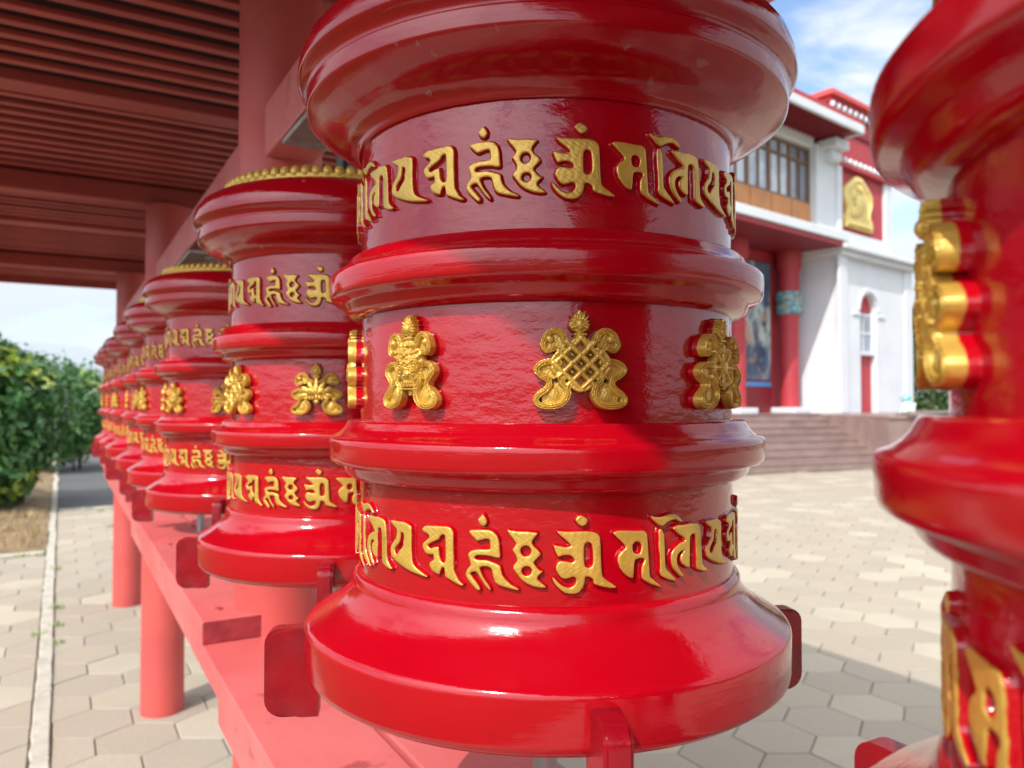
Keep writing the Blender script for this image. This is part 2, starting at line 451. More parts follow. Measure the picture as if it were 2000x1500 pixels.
HEX = [(SIDE * math.sin(math.radians(60 * k)), SIDE * math.cos(math.radians(60 * k))) for k in range(6)][::-1]
PODC = Vector((8.55, 17.44)); PODR = math.radians(21.8)
def in_podium(p):
    d = Vector((p[0], p[1])) - PODC
    x = d.x * math.cos(PODR) + d.y * math.sin(PODR); y = -d.x * math.sin(PODR) + d.y * math.cos(PODR)
    return y > -0.1 and -15 < x < 14
cells = []
for j in range(-31, 66):
    odd = j % 2
    for i in range(-16, 84):
        for side in (1, -1):
            if side == 1:
                xc = KR + FLAT * i + (0 if odd else FLAT / 2)
                if xc < KR - 0.01: continue
            else:
                xc = KL - FLAT * i - (0 if odd else FLAT / 2)
                if xc > KL + 0.01 or xc < ADDED_LAWN_X + 0.1: continue
            yc = 0.285 * j
            if side == -1 and (yc > BED_T - 0.1): continue
            if side == 1 and yc > ROAD_T - 0.12 and xc < 2.6: continue
            w = row(yc, xc)
            if w.y < -4 or w.length > 26 or in_podium(w): continue
            poly = [(x + xc, y + yc) for x, y in HEX]
            half = False
            if side == 1 and xc < KR + 0.02: poly = clip(poly, KR, True); half = True
            if side == -1 and xc > KL - 0.02: poly = clip(poly, KL, False); half = True
            if len(poly) < 3: continue
            s = picture(w)
            score = 0
            if s and -60 < s[0] < 2060 and 700 < s[1] < 1560:
                hid = 640 < s[0] < 1440 or s[0] > 1850
                score = (0.05 if hid else 1.0) / s[2] ** 2
            cells.append((score, poly, half, xc, yc))
cells.sort(key=lambda c: -c[0])
hex_me = mesh('paver', *paver_geo(HEX)); hex_me.materials.append(M['paver'])
half_me = {}
for k, (score, poly, half, xc, yc) in enumerate(cells[:295]):
    dz = random.uniform(-0.002, 0.002)
    rot = (random.uniform(-.006, .006), random.uniform(-.006, .006), random.uniform(-.008, .008))
    if half:
        sgn = xc > -0.5
        if sgn not in half_me:
            me = mesh('half_paver', *paver_geo([(x - xc, y - yc) for x, y in poly])); me.materials.append(M['paver']); half_me[sgn] = me
        me = half_me[sgn]
    else: me = hex_me
    link('half_paver' if half else 'paver', me, None, paving, (xc, yc, dz), rot)
vs, fs, tone = [], [], []
for score, poly, half, xc, yc in cells[295:]:
    v, f = paver_geo(poly); n0 = len(vs); dz = random.uniform(-0.002, 0.002); t = random.random()
    vs += [(x, y, z + dz) for x, y, z in v]; fs += [tuple(i + n0 for i in q) for q in f]; tone += [t] * len(f)
me = mesh('distant_pavers', vs, fs)
me.attributes.new('tone', 'FLOAT', 'FACE').data.foreach_set('value', tone)
tag(link('distant_pavers', me, M['paver_mass'], paving), kind='stuff')

kerb = tag(empty('kerb', porigin, PROT), kind='structure')
def stone(x0, x1, y0, y1, z1, name='kerb_stone'):
    n = 9; pts = []
    jit = lambda: random.uniform(-0.006, 0.006)
    if (y1 - y0) >= (x1 - x0):
        pts = [(x1 + jit() * 0.5, y0 + (y1 - y0) * k / n) for k in range(n + 1)] + [(x0 + jit(), y1 - (y1 - y0) * k / n) for k in range(n + 1)]
    else:
        pts = [(x0 + (x1 - x0) * k / n, y0 + jit()) for k in range(n + 1)] + [(x1 - (x1 - x0) * k / n, y1 + jit()) for k in range(n + 1)]
    q = inset(pts, 0.006); m = MB(); c = len(pts)
    m.add([(x, y, -0.05) for x, y in pts] + [(x, y, z1 - 0.008) for x, y in pts] + [(x, y, z1) for x, y in q],
          [(k * c + i, k * c + (i + 1) % c, (k + 1) * c + (i + 1) % c, (k + 1) * c + i) for k in (0, 1) for i in range(c)] + [tuple(range(2 * c, 3 * c))])
    o = m.build(name, M['concrete_kerb'], kerb)
    o.rotation_euler = (0, 0, random.uniform(-.0015, .0015))
y = -3.2
while y < 16:
    ln = random.uniform(0.85, 1.05)
    stone(KL + 0.006, KR - 0.006, y, y + ln - 0.014, 0.012 + random.uniform(-.004, .004)); y += ln
x = KL - 0.02
while x > -6:
    stone(x - 0.95, x, BED_T - 0.08, BED_T + 0.02, 0.02); x -= 0.97
x = KR + 0.01
while x < 2.4:
    stone(x, x + 0.93, ROAD_T - 0.1, ROAD_T, 0.016); x += 0.95

road = MB(); road.add([(KR, ROAD_T, -0.004), (2.6, ROAD_T, -0.004), (2.6, 24, -0.004), (KR, 24, -0.004)], [(0, 1, 2, 3)])
tag(road.build('asphalt_path', M['asphalt'], None, loc=porigin, rot=(0, 0, PROT)), kind='structure')
nb = 34; vs = []; fs = []
for a in range(nb + 1):
    for b in range(nb + 1):
        x = KL - 0.005 - 7.5 * a / nb; yy = BED_T + 0.02 + 12 * b / nb
        vs.append((x, yy, 0.004 + (0 if a == 0 or b == 0 else 0.05 * RNG.random() + 0.03)))
for a in range(nb):
    for b in range(nb):
        i = a * (nb + 1) + b; fs.append((i, i + nb + 1, i + nb + 2, i + 1))
tag(link('planting_bed', mesh('planting_bed', vs, fs, True), M['soil'], None, porigin, (0, 0, PROT)), kind='structure')

def blades(name, spots, mat, n_each, h, spread, kind='stuff', label=None):
    vs, fs = [], []
    for (x, y, z) in spots:
        for _ in range(n_each):
            a = random.uniform(0, 2 * math.pi); r = spread * math.sqrt(random.random())
            px, py = x + r * math.cos(a), y + r * math.sin(a); hh = h * random.uniform(0.4, 1.1)
            b = random.uniform(0, 2 * math.pi); lean = hh * random.uniform(0.2, 0.9); w = 0.0035 * random.uniform(.7, 1.4)
            dx, dy = math.cos(b), math.sin(b); n = len(vs)
            vs += [(px - dy * w, py + dx * w, z - .004), (px + dy * w, py - dx * w, z - .004),
                   (px + dx * lean * .4 + dy * w * .7, py + dy * lean * .4 - dx * w * .7, z + hh * .65), (px + dx * lean * .4 - dy * w * .7, py + dy * lean * .4 + dx * w * .7, z + hh * .65),
                   (px + dx * lean, py + dy * lean, z + hh)]
            fs += [(n, n + 1, n + 2, n + 3), (n + 3, n + 2, n + 4)]
    o = link(name, mesh(name, vs, fs), mat, None, porigin, (0, 0, PROT))
    return tag(o, label, 'grass' if label else None, None, kind)
sp = [(KL - 0.1 - 2.6 * random.random() ** 1.3, BED_T + 0.1 + 2.7 * random.random(), 0.03) for _ in range(480)]
blades('dry_grass', sp, M['dry_grass'], 10, 0.11, 0.09, label='dry straw coloured grass in the bed before the green shrub')
sp = [(KL - 0.01, -1.06, 0), (KL + .03, -0.98, 0), (KL - .02, -0.9, 0.0), (KR + .005, 1.9, 0), (KR + .005, 1.45, 0), (KR + .01, 2.4, 0), (KR, 3.9, 0), (KL, 1.7, 0), (KL - .2, BED_T - .1, 0), (KL - .05, BED_T - .1, 0),
      (0.05, 7.9, 0), (0.6, 8.05, 0), (.1, 6.3, 0), (.35, 6.2, 0), (1.95, 0.35, 0), (2.05, 0.3, 0), (2.4, -0.95, 0), (2.48, -.9, 0), (1.2, -1.9, 0), (0.02, -2.5, 0)]
blades('joint_weeds', sp, M['green_grass'], 26, 0.035, 0.055, label='small green weeds sprouting from joints between the pavers and kerb')

# ------------------------------------------------------------------ pavilion: columns, beams, slatted ceiling, plank bench
pav = tag(empty('pavilion', porigin, PROT), 'long salmon red wooden pavilion with slatted ceiling over the row of prayer wheels', 'pavilion')
def column_me():
    m = MB(); n = 40; zs = (0, 0.012, 0.5, 1.2, 2.0, 2.46)
    m.lathe([(0.0985 - 0.0015 * z, z) for z in zs], n)
    return m.me('column', True, 40)
cme = column_me(); cme.materials.append(M['column_paint'])
for t in COLS: link('column', cme, None, pav, (0, t, 0), (0, 0, random.uniform(0, 6)))
spans = [(-7.2, COLS[0]), (COLS[0], COLS[1]), (COLS[1], COLS[2]), (COLS[2], COLS[3])]
for a, b in spans:
    box_part('long_beam', M['salmon_wood'], pav, -0.055, 0.055, a + 0.075, b - 0.075, 2.05, 2.17, 0.006)
LE, RE, T0, T1 = -0.935, 1.06, -7.2, 3.55
for t in COLS + (-6.86,):
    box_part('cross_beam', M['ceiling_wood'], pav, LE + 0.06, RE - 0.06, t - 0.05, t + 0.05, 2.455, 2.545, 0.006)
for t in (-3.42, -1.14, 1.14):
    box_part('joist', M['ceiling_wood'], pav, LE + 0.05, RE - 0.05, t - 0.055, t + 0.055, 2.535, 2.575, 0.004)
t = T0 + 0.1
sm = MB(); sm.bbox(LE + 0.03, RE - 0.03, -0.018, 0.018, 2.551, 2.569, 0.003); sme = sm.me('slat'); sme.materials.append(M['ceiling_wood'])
while t < T1 - 0.08:
    if min(abs(t - q) for q in (-3.42, -1.14, 1.14)) > 0.085:
        link('slat', sme, None, pav, (random.uniform(-.004, .004), t + random.uniform(-.004, .004), random.uniform(-.003, .003)))
    t += 0.1
box_part('roof_deck', M['gap_shade_wood'], pav, LE - 0.02, RE + 0.02, T0, T1, 2.68, 2.74)
for xe in (LE, RE): box_part('fascia', M['salmon_wood'], pav, xe - 0.02, xe + 0.02, T0 - .02, T1 + .02, 2.50, 2.70, 0.004)
box_part('fascia', M['ceiling_wood'], pav, LE + .025, RE - .025, T1 - 0.02, T1 + .018, 2.50, 2.70, 0.004)
rf = MB()
rf.add([(LE - .08, T0, 2.745), (0.08, T0, 3.1), (RE + .08, T0, 2.745), (LE - .08, T1 + .1, 2.745), (0.08, T1 + .1, 3.1), (RE + .08, T1 + .1, 2.745)],
       [(0, 1, 4, 3), (1, 2, 5, 4), (0, 2, 1), (3, 4, 5), (0, 3, 5, 2)])
rf.build('roof', M['temple_red'], pav)
for k, (a, b, top) in enumerate(((-6.9, -2.2, 0.98), (-2.36, 0.02, 1.03), (-0.08, 2.5, 1.08))):
    for x0, x1 in ((-0.178, -0.006), (0.006, 0.178)):
        o = box_part('bench_plank', [M['salmon_wood'], M['board_end']], pav, x0, x1, a + (0.012 if x0 > 0 else 0), b, top - 0.05, top, 0.003)
        for p in o.data.polygons:
            if abs(p.normal.y) > 0.9: p.material_index = 1
    for yb in (a + 0.09, b - 0.09, a + 0.42 * (b - a)):
        for xb in (-0.13, -0.05, 0.05, 0.13):
            bl = MB(); bl.tube((xb, yb, top), (xb, yb, top + 0.0035), 0.0095, 0.008, 12); bl.build('bolt', M['board_end'], pav)
    for x0 in (-0.165, 0.125):
        box_part('bench_rail', M['salmon_wood'], pav, x0, x0 + 0.04, a + 0.05, b - 0.28, top - 0.125, top - 0.052, 0.003)
for t in WHEELS:
    m = MB(); m.bbox(-0.07, 0.07, t - 0.17, t + 0.17, 2.012, 2.022, 0.002)
    for s in (-.12, .12): m.tube((0, t + s, 2.004), (0, t + s, 2.012), .012, n=6)
    m.build('bearing_plate', M['steel_plate'], pav)

# ------------------------------------------------------------------ prayer wheels
RB = 0.1919
EOFF = 0.0
def letter_mesh(name, polys):
    st = 0.55
    P = np.array([p for q in polys for p in q]); lo = P.min(0) - 2.4; hi = P.max(0) + 2.4
    xs = np.arange(lo[0], hi[0] + st, st); ys = np.arange(lo[1], hi[1] + st, st)
    X, Y = np.meshgrid(xs, ys, indexing='ij')
    d = np.full(X.shape, 1e9); inside = np.zeros(X.shape, bool)
    for q in polys:
        q = chaikin(q)
        for a, b in zip(q, np.roll(q, -1, 0)):
            ab = b - a; L2 = ab @ ab + 1e-12
            t = np.clip(((X - a[0]) * ab[0] + (Y - a[1]) * ab[1]) / L2, 0, 1)
            d = np.minimum(d, np.hypot(X - a[0] - t * ab[0], Y - a[1] - t * ab[1]))
            c = (a[1] > Y) != (b[1] > Y)
            with np.errstate(divide='ignore', invalid='ignore'):
                inside ^= c & (X < (b[0] - a[0]) * (Y - a[1]) / (b[1] - a[1] if b[1] != a[1] else 1e-9) + a[0])
    sd = np.where(inside, -d, d)
    H = np.interp(sd, [-2.2, -1.0, -0.4, 0.0, 0.3, 0.9, 1.6, 2.0], [4.7, 4.65, 4.5, 4.1, 3.2, 0.5, 0.05, -0.6])
    H += np.where(sd < -0.3, 0.10 * np.sin(X * 1.1 + 2 * np.sin(Y * .6)) * np.sin(Y * 0.9 + 1.3), 0)
    return relief_mesh(name, X, Y, H, sd < 1.9, RB * 1000, 'sd', sd, 'letter_paint', 55)
def chaikin(q):
    q = np.asarray(q, float)
    nx = np.roll(q, -1, 0)
    return np.stack([q * .82 + nx * .18, q * .18 + nx * .82], 1).reshape(-1, 2)
def relief_mesh(name, X, Y, H, keep, R, attr, val, mat, sharp):
    ni, nj = X.shape
    kc = keep[:-1, :-1] | keep[1:, :-1] | keep[:-1, 1:] | keep[1:, 1:]
    idx = np.arange(ni * nj).reshape(ni, nj)
    q = np.stack([idx[:-1, :-1], idx[1:, :-1], idx[1:, 1:], idx[:-1, 1:]], -1)[kc]
    used = np.unique(q); remap = np.full(ni * nj, -1); remap[used] = np.arange(len(used))
    a = (X / R).ravel()[used]; r = (R + H).ravel()[used] / 1000.0
    V = np.stack([np.sin(a) * r, -np.cos(a) * r, Y.ravel()[used] / 1000.0], 1)
    F = remap[q]
    me = bpy.data.meshes.new(name)
    me.vertices.add(len(V)); me.vertices.foreach_set('co', V.astype(np.float32).ravel())
    me.loops.add(F.size); me.loops.foreach_set('vertex_index', F.astype(np.int32).ravel())
    me.polygons.add(len(F)); me.polygons.foreach_set('loop_start', np.arange(0, F.size, 4, dtype=np.int32))
    me.polygons.foreach_set('use_smooth', np.ones(len(F), bool))
    me.update(calc_edges=True); me.validate()
    me.attributes.new(attr, 'FLOAT', 'POINT').data.foreach_set('value', val.ravel()[used].astype(np.float32))
    if sharp: me.set_sharp_from_angle(angle=math.radians(sharp))
    me.materials.append(M[mat])
    return me

GLYPHS = {
    'pa': (-39.62, [[(-23.0,25.4),(-13.8,25.3),(-4.7,25.5),(1.4,24.0),(4.4,22.3),(4.7,16.6),(4.5,10.8),(4.5,2.6),(5.1,-3.9),(6.9,-9.4),(10.3,-12.2),(15.8,-14.7),(23.0,-17.7),(19.1,-18.0),(11.4,-16.9),(2.2,-15.3),(-6.4,-12.8),(-15.7,-9.1),(-21.3,-5.8),(-22.8,-1.8),(-22.1,2.5),(-19.3,6.3),(-15.1,10.1),(-13.8,14.5),(-13.8,18.7),(-17.9,21.1),(-21.5,23.2)],[(-8.5,16.8),(-5.3,16.3),(-4.0,13.1),(-5.3,8.8),(-4.9,5.2),(-10.4,-0.1),(-12.7,-3.3),(-15.7,-3.3),(-17.1,-0.1),(-16.4,2.0),(-10.4,7.4),(-9.4,12.5)],]),
    'dme': (-28.48, [[(-20.5,21.9),(-18.1,24.2),(-15.1,25.1),(-4.7,25.6),(6.2,26.0),(9.4,24.3),(11.0,20.8),(11.0,11.3),(11.3,-2.2),(11.8,-10.3),(13.6,-13.7),(16.2,-17.9),(20.5,-20.9),(18.2,-21.8),(13.6,-20.0),(8.4,-17.8),(3.6,-15.6),(3.1,-12.0),(2.6,-8.4),(0.9,-7.9),(-0.4,-9.2),(-1.5,-12.0),(-2.4,-14.6),(-5.7,-13.9),(-9.7,-12.0),(-12.3,-8.6),(-12.3,-5.9),(-10.3,-4.3),(-7.7,-3.3),(-8.0,-0.4),(-8.3,1.9),(-12.1,1.5),(-16.2,1.7),(-18.0,4.1),(-19.5,6.7),(-19.5,9.5),(-17.4,11.5),(-12.4,15.2),(-13.3,17.9),(-15.7,18.8),(-19.3,20.1)],[(-1.9,17.5),(0.3,19.1),(3.0,19.1),(3.6,14.4),(3.9,6.2),(3.9,-2.0),(2.5,-4.6),(0.6,-4.3),(-1.3,-2.9),(-2.7,1.1),(-3.0,4.7),(-3.3,8.3),(-6.9,8.0),(-11.5,6.1),(-13.8,7.3),(-14.4,9.1),(-10.4,11.8),(-4.7,14.1),(-2.7,15.6)],]),
    'hum': (-15.13, [[(-7.7,38.3),(-5.3,35.6),(-4.0,32.7),(-4.7,30.1),(-6.9,28.3),(-9.5,29.4),(-11.2,31.9),(-12.0,33.6),(-9.5,35.9)],[(-19.6,24.1),(-11.1,25.2),(-2.6,25.3),(1.6,23.9),(4.7,20.6),(6.0,16.6),(6.5,9.7),(6.9,3.3),(3.7,3.4),(-0.5,4.5),(-5.8,4.9),(-12.2,4.6),(-14.3,3.3),(-14.8,1.9),(-13.3,0.7),(-10.0,0.4),(-4.7,0.7),(1.6,-1.0),(7.0,-3.3),(7.8,-7.1),(8.8,-11.0),(11.9,-14.9),(15.9,-18.2),(20.0,-20.0),(22.5,-22.1),(18.5,-21.8),(11.9,-20.3),(5.7,-18.7),(2.6,-16.3),(0.8,-10.5),(0.0,-6.0),(-2.6,-4.2),(-7.4,-4.0),(-10.6,-5.5),(-9.5,-8.6),(-7.4,-13.0),(-4.7,-16.8),(-1.5,-21.1),(-0.8,-23.8),(-3.1,-22.2),(-5.8,-19.4),(-9.5,-14.1),(-11.6,-10.8),(-13.8,-8.7),(-17.4,-9.7),(-18.7,-11.3),(-16.0,-14.6),(-12.7,-18.4),(-9.8,-22.1),(-10.0,-24.2),(-12.7,-23.9),(-16.5,-20.2),(-20.4,-16.0),(-22.5,-12.1),(-21.5,-8.5),(-18.2,-4.7),(-17.9,-2.7),(-19.3,1.7),(-20.5,4.9),(-17.4,7.8),(-10.1,9.3),(-4.7,9.3),(-1.0,9.8),(-1.3,14.3),(-1.8,18.0),(-4.7,18.4),(-9.0,17.2),(-12.5,16.1),(-15.5,18.6),(-18.2,21.4)],]),
    'hri': (-6.70, [[(-15.7,26.3),(-11.6,25.5),(-4.9,24.9),(1.8,25.0),(9.3,24.0),(7.1,21.6),(4.9,18.9),(4.0,16.2),(5.3,13.6),(8.9,10.6),(11.5,7.1),(8.8,4.5),(6.2,1.8),(5.3,0.0),(7.1,-2.6),(11.0,-6.5),(13.0,-6.4),(11.0,-8.6),(8.8,-10.4),(8.4,-13.1),(10.6,-15.2),(13.2,-17.4),(15.7,-19.5),(10.6,-19.6),(5.3,-18.6),(-0.4,-16.3),(-4.9,-13.0),(-8.0,-8.7),(-10.9,-4.8),(-10.0,-2.1),(-7.6,0.6),(-7.6,3.7),(-9.3,7.1),(-11.4,10.1),(-9.3,12.8),(-8.0,15.1),(-10.7,19.0),(-13.8,22.8)],[(3.8,9.6),(3.3,7.6),(2.1,6.0),(0.3,5.1),(-1.6,5.0),(-3.4,5.9),(-4.7,7.5),(-5.1,9.4),(-4.7,11.5),(-3.4,13.1),(-1.6,14.0),(0.3,14.1),(2.1,13.2),(3.3,11.6)],[(4.2,-6.4),(3.8,-8.1),(2.6,-9.5),(0.9,-10.4),(-0.9,-10.4),(-2.6,-9.7),(-3.8,-8.3),(-4.2,-6.6),(-3.8,-4.8),(-2.6,-3.4),(-0.9,-2.5),(0.9,-2.5),(2.6,-3.2),(3.8,-4.6)],]),
    'om': (7.16, [[(-3.3,38.6),(2.3,35.3),(1.5,31.4),(-1.8,29.4),(-5.0,31.0),(-8.1,34.7),(-6.0,37.3)],[(-22.6,25.7),(-14.0,25.1),(-2.3,25.2),(3.1,25.2),(9.0,23.9),(12.0,20.9),(12.5,15.4),(12.8,5.5),(13.3,-5.0),(14.1,-11.8),(17.1,-14.6),(21.6,-17.5),(26.3,-21.1),(20.4,-21.1),(13.8,-19.4),(7.3,-17.3),(6.7,-13.1),(3.0,-10.9),(0.0,-11.1),(-0.3,-15.0),(-1.9,-20.1),(-5.1,-23.7),(-9.8,-24.9),(-15.6,-24.0),(-20.8,-20.3),(-24.5,-16.2),(-26.3,-11.2),(-24.0,-12.5),(-21.4,-15.7),(-17.2,-18.8),(-12.5,-19.9),(-8.8,-18.2),(-6.9,-14.8),(-7.4,-11.7),(-9.3,-10.6),(-12.4,-11.6),(-16.6,-12.6),(-19.3,-11.3),(-21.9,-7.9),(-23.4,-4.7),(-22.6,-0.6),(-20.3,1.7),(-15.0,1.2),(-10.3,0.3),(-8.2,1.9),(-9.2,4.5),(-11.9,6.6),(-16.6,6.7),(-21.3,5.1),(-22.9,7.7),(-25.2,14.5),(-20.8,13.7),(-15.0,12.6),(-10.8,13.6),(-12.4,16.0),(-17.1,20.2),(-20.3,22.8)],[(-0.2,15.8),(3.0,16.8),(5.7,15.1),(6.5,8.3),(6.8,0.5),(5.7,-3.2),(2.4,-4.4),(-0.5,-3.0),(-1.0,3.3),(-1.0,11.1)],]),
    'ma': (20.72, [[(-22.4,23.3),(-18.8,24.6),(-12.0,24.7),(-2.7,23.7),(5.0,23.8),(8.0,21.2),(8.7,13.5),(9.2,5.1),(9.9,-5.5),(10.6,-14.8),(14.4,-17.7),(19.5,-21.6),(22.4,-24.3),(16.9,-22.6),(10.3,-19.9),(3.4,-15.5),(2.9,-11.2),(3.4,-5.0),(5.4,-2.2),(5.9,0.3),(4.0,1.3),(0.1,1.6),(-3.3,0.5),(-4.0,-2.3),(-4.2,-8.6),(-5.0,-14.6),(-8.5,-13.3),(-13.1,-9.7),(-16.7,-4.9),(-18.2,0.2),(-17.8,4.3),(-14.8,7.9),(-11.6,9.8),(-11.1,12.3),(-14.3,15.4),(-18.4,19.3)],[(-5.6,12.8),(-2.7,15.6),(1.1,14.9),(3.3,11.8),(2.5,7.7),(1.6,5.2),(-2.8,5.1),(-4.9,6.9)],]),
    'ni': (34.29, [[(-33.4,35.6),(-29.3,34.1),(-23.4,33.7),(-17.2,35.4),(-10.1,35.7),(-4.7,33.5),(-0.6,29.3),(-0.3,27.8),(-4.1,29.1),(-8.1,30.9),(-12.7,30.7),(-17.8,28.7),(-22.2,26.1),(-25.8,27.4),(-29.9,30.5),(-32.6,33.6)],[(-22.8,23.3),(-20.7,19.7),(-20.1,12.4),(-19.9,2.7),(-19.3,-8.4),(-16.8,-11.6),(-11.7,-16.1),(-6.5,-21.6),(-9.8,-20.7),(-16.9,-18.4),(-23.0,-15.3),(-24.8,-11.3),(-24.5,-6.5),(-24.8,0.8),(-25.6,8.1),(-25.9,15.3),(-25.8,21.6),(-24.6,23.9)],[(-11.5,23.8),(-5.5,25.3),(2.9,25.0),(10.3,25.8),(19.0,24.7),(22.3,22.1),(23.5,14.9),(24.6,2.7),(25.4,-10.4),(28.9,-13.9),(33.4,-16.9),(30.6,-18.2),(24.5,-16.6),(17.8,-14.4),(17.5,-3.9),(17.2,3.7),(16.8,13.7),(14.9,16.6),(11.0,16.3),(9.1,14.5),(8.6,7.1),(8.6,-2.8),(8.5,-11.7),(4.1,-10.6),(-0.9,-7.1),(-2.2,-4.0),(-1.5,-0.1),(2.7,3.8),(-1.5,3.8),(-5.6,1.3),(-7.0,-2.5),(-6.4,-7.4),(-3.0,-12.7),(1.5,-17.7),(-1.0,-18.8),(-5.8,-15.3),(-11.0,-9.8),(-13.3,-3.7),(-12.9,2.1),(-9.6,6.6),(-2.8,10.3),(2.8,11.2),(3.5,12.6),(0.7,15.4),(-5.5,18.9)],]),
}


letter_me = {k: letter_mesh('letter_' + k, polys) for k, (a0, polys) in GLYPHS.items()}
LETTERS = [('pa', -39.62), ('dme', -28.48), ('hum', -15.13), ('hri', -6.7), ('om', 7.16), ('ma', 20.72), ('ni', 34.29)]

class Relief:
    """a cast gold emblem as a height field in millimetres; drawn in the grid the photograph suggests"""
    def __init__(self, st=0.5):
        xs = np.arange(-39, 39 + st, st); ys = np.arange(-43, 43 + st, st)
        self.X, self.Y = np.meshgrid(xs, ys, indexing='ij')
        self.D = np.full(self.X.shape, 1e9); self.H = np.zeros(self.X.shape)
    @staticmethod
    def z(p): return np.array([((x - 790) * .066, (735 - y) * .066) for x, y in p])
    def put(self, D, top):
        self.D = np.minimum(self.D, D)
        self.H = np.where(D < 0.25, np.maximum(self.H, top), self.H)
    def stroke(self, pts, w, base=13.0, amp=3.6, groove=0.0, w1=None, mirror=False, raw=False):
        P = np.array(pts, float) if raw else self.z(pts); w = w if raw else w * .066
        w1 = w if w1 is None else (w1 if raw else w1 * .066)
        P = smooth(P)
        best = np.full(self.X.shape, 1e9); W = np.full(self.X.shape, w); n = len(P) - 1
        for k in range(n):
            a, b = P[k], P[k + 1]; ab = b - a; L2 = ab @ ab + 1e-9
            t = np.clip(((self.X - a[0]) * ab[0] + (self.Y - a[1]) * ab[1]) / L2, 0, 1)
            d = np.hypot(self.X - a[0] - t * ab[0], self.Y - a[1] - t * ab[1])
            wk = w + (w1 - w) * (k + t) / n
            up = d - wk < best - W
            best = np.where(up, d, best); W = np.where(up, wk, W)
        u = np.clip(best / W, 0, 1)
        top = base + amp * np.sqrt(1 - u ** 2 * .97) - groove * np.exp(-((u - 0.3) / 0.16) ** 2)
        self.put(best - W, top)
        if mirror: self.stroke([(1580 - x, y) for x, y in pts], w / .066, base, amp, groove, w1 / .066)
    def disc(self, c, rx, ry=None, base=13.0, amp=4.0, rot=0.0, mirror=False, flat=False):
        ry = rx if ry is None else ry
        C = self.z([c])[0]; rx_, ry_ = rx * .066, ry * .066
        dx, dy = self.X - C[0], self.Y - C[1]; ca, sa = math.cos(rot), math.sin(rot)
        ex, ey = (dx * ca + dy * sa) / rx_, (-dx * sa + dy * ca) / ry_
        u = np.hypot(ex, ey)
        top = base + (amp * np.sqrt(np.clip(1 - u ** 2, 0, 1)) if not flat else 0)
        self.put((u - 1) * min(rx_, ry_), top)
        if mirror: self.disc((1580 - c[0], c[1]), rx, ry, base, amp, -rot, False, flat)
    def poly(self, pts, base=11.0, mirror=False, dome=0.0):
        q = chaikin(self.z(pts)); d = np.full(self.X.shape, 1e9); ins = np.zeros(self.X.shape, bool)
        for a, b in zip(q, np.roll(q, -1, 0)):
            ab = b - a; t = np.clip(((self.X - a[0]) * ab[0] + (self.Y - a[1]) * ab[1]) / (ab @ ab + 1e-12), 0, 1)
            d = np.minimum(d, np.hypot(self.X - a[0] - t * ab[0], self.Y - a[1] - t * ab[1]))
            c = (a[1] > self.Y) != (b[1] > self.Y)
            with np.errstate(divide='ignore', invalid='ignore'):
                ins ^= c & (self.X < (b[0] - a[0]) * (self.Y - a[1]) / (b[1] - a[1] if b[1] != a[1] else 1e-9) + a[0])
        sd = np.where(ins, -d, d)
        self.put(sd, base + dome * np.clip(-sd / 6.0, 0, 1) ** .6)
        if mirror: self.poly([(1580 - x, y) for x, y in pts], base, False, dome)
    def mesh(self, name):
        G = self.H * 0.76
        H = np.where(self.D < 0, G * np.clip(-self.D / 0.5, 0.0, 1.0) ** .5, -1.5)
        H = np.where(self.D < -0.1, H, np.where(self.D < 0.4, np.clip(2.0 - self.D * 6, -1.5, 2.0), -1.5))
        k = self.D < -0.2
        H = H + np.where(k & (self.H > 9), 0.22 * np.sin(self.X * 2.3 + 1.7 * np.sin(self.Y * 1.1)) * np.sin(self.Y * 1.9 + np.sin(self.X)), 0)
        return relief_mesh(name, self.X, self.Y, H, self.D < 0.5, RB * 1000, 'hgt', H, 'emblem_paint', 38)
def smooth(P):
    if len(P) < 3: return P
    Q = [P[0]]
    E = np.vstack([2 * P[0] - P[1], P, 2 * P[-1] - P[-2]])
    for i in range(1, len(E) - 2):
        p0, p1, p2, p3 = E[i - 1], E[i], E[i + 1], E[i + 2]
        for t in (0.25, 0.5, 0.75, 1.0):
            Q.append(0.5 * (2 * p1 + (p2 - p0) * t + (2 * p0 - 5 * p1 + 4 * p2 - p3) * t * t + (3 * p1 - p0 - 3 * p2 + p3) * t ** 3))
    return np.array(Q)
def grain(R, cx, cy, rx, ry, n, r, base, amp):
    for _ in range(n):
        a, q = random.uniform(0, 2 * math.pi), math.sqrt(random.random())
        R.disc((cx + rx * q * math.cos(a), cy + ry * q * math.sin(a)), r * random.uniform(.6, 1.3), r * random.uniform(.6, 1.3), base + random.uniform(0, .8), amp)
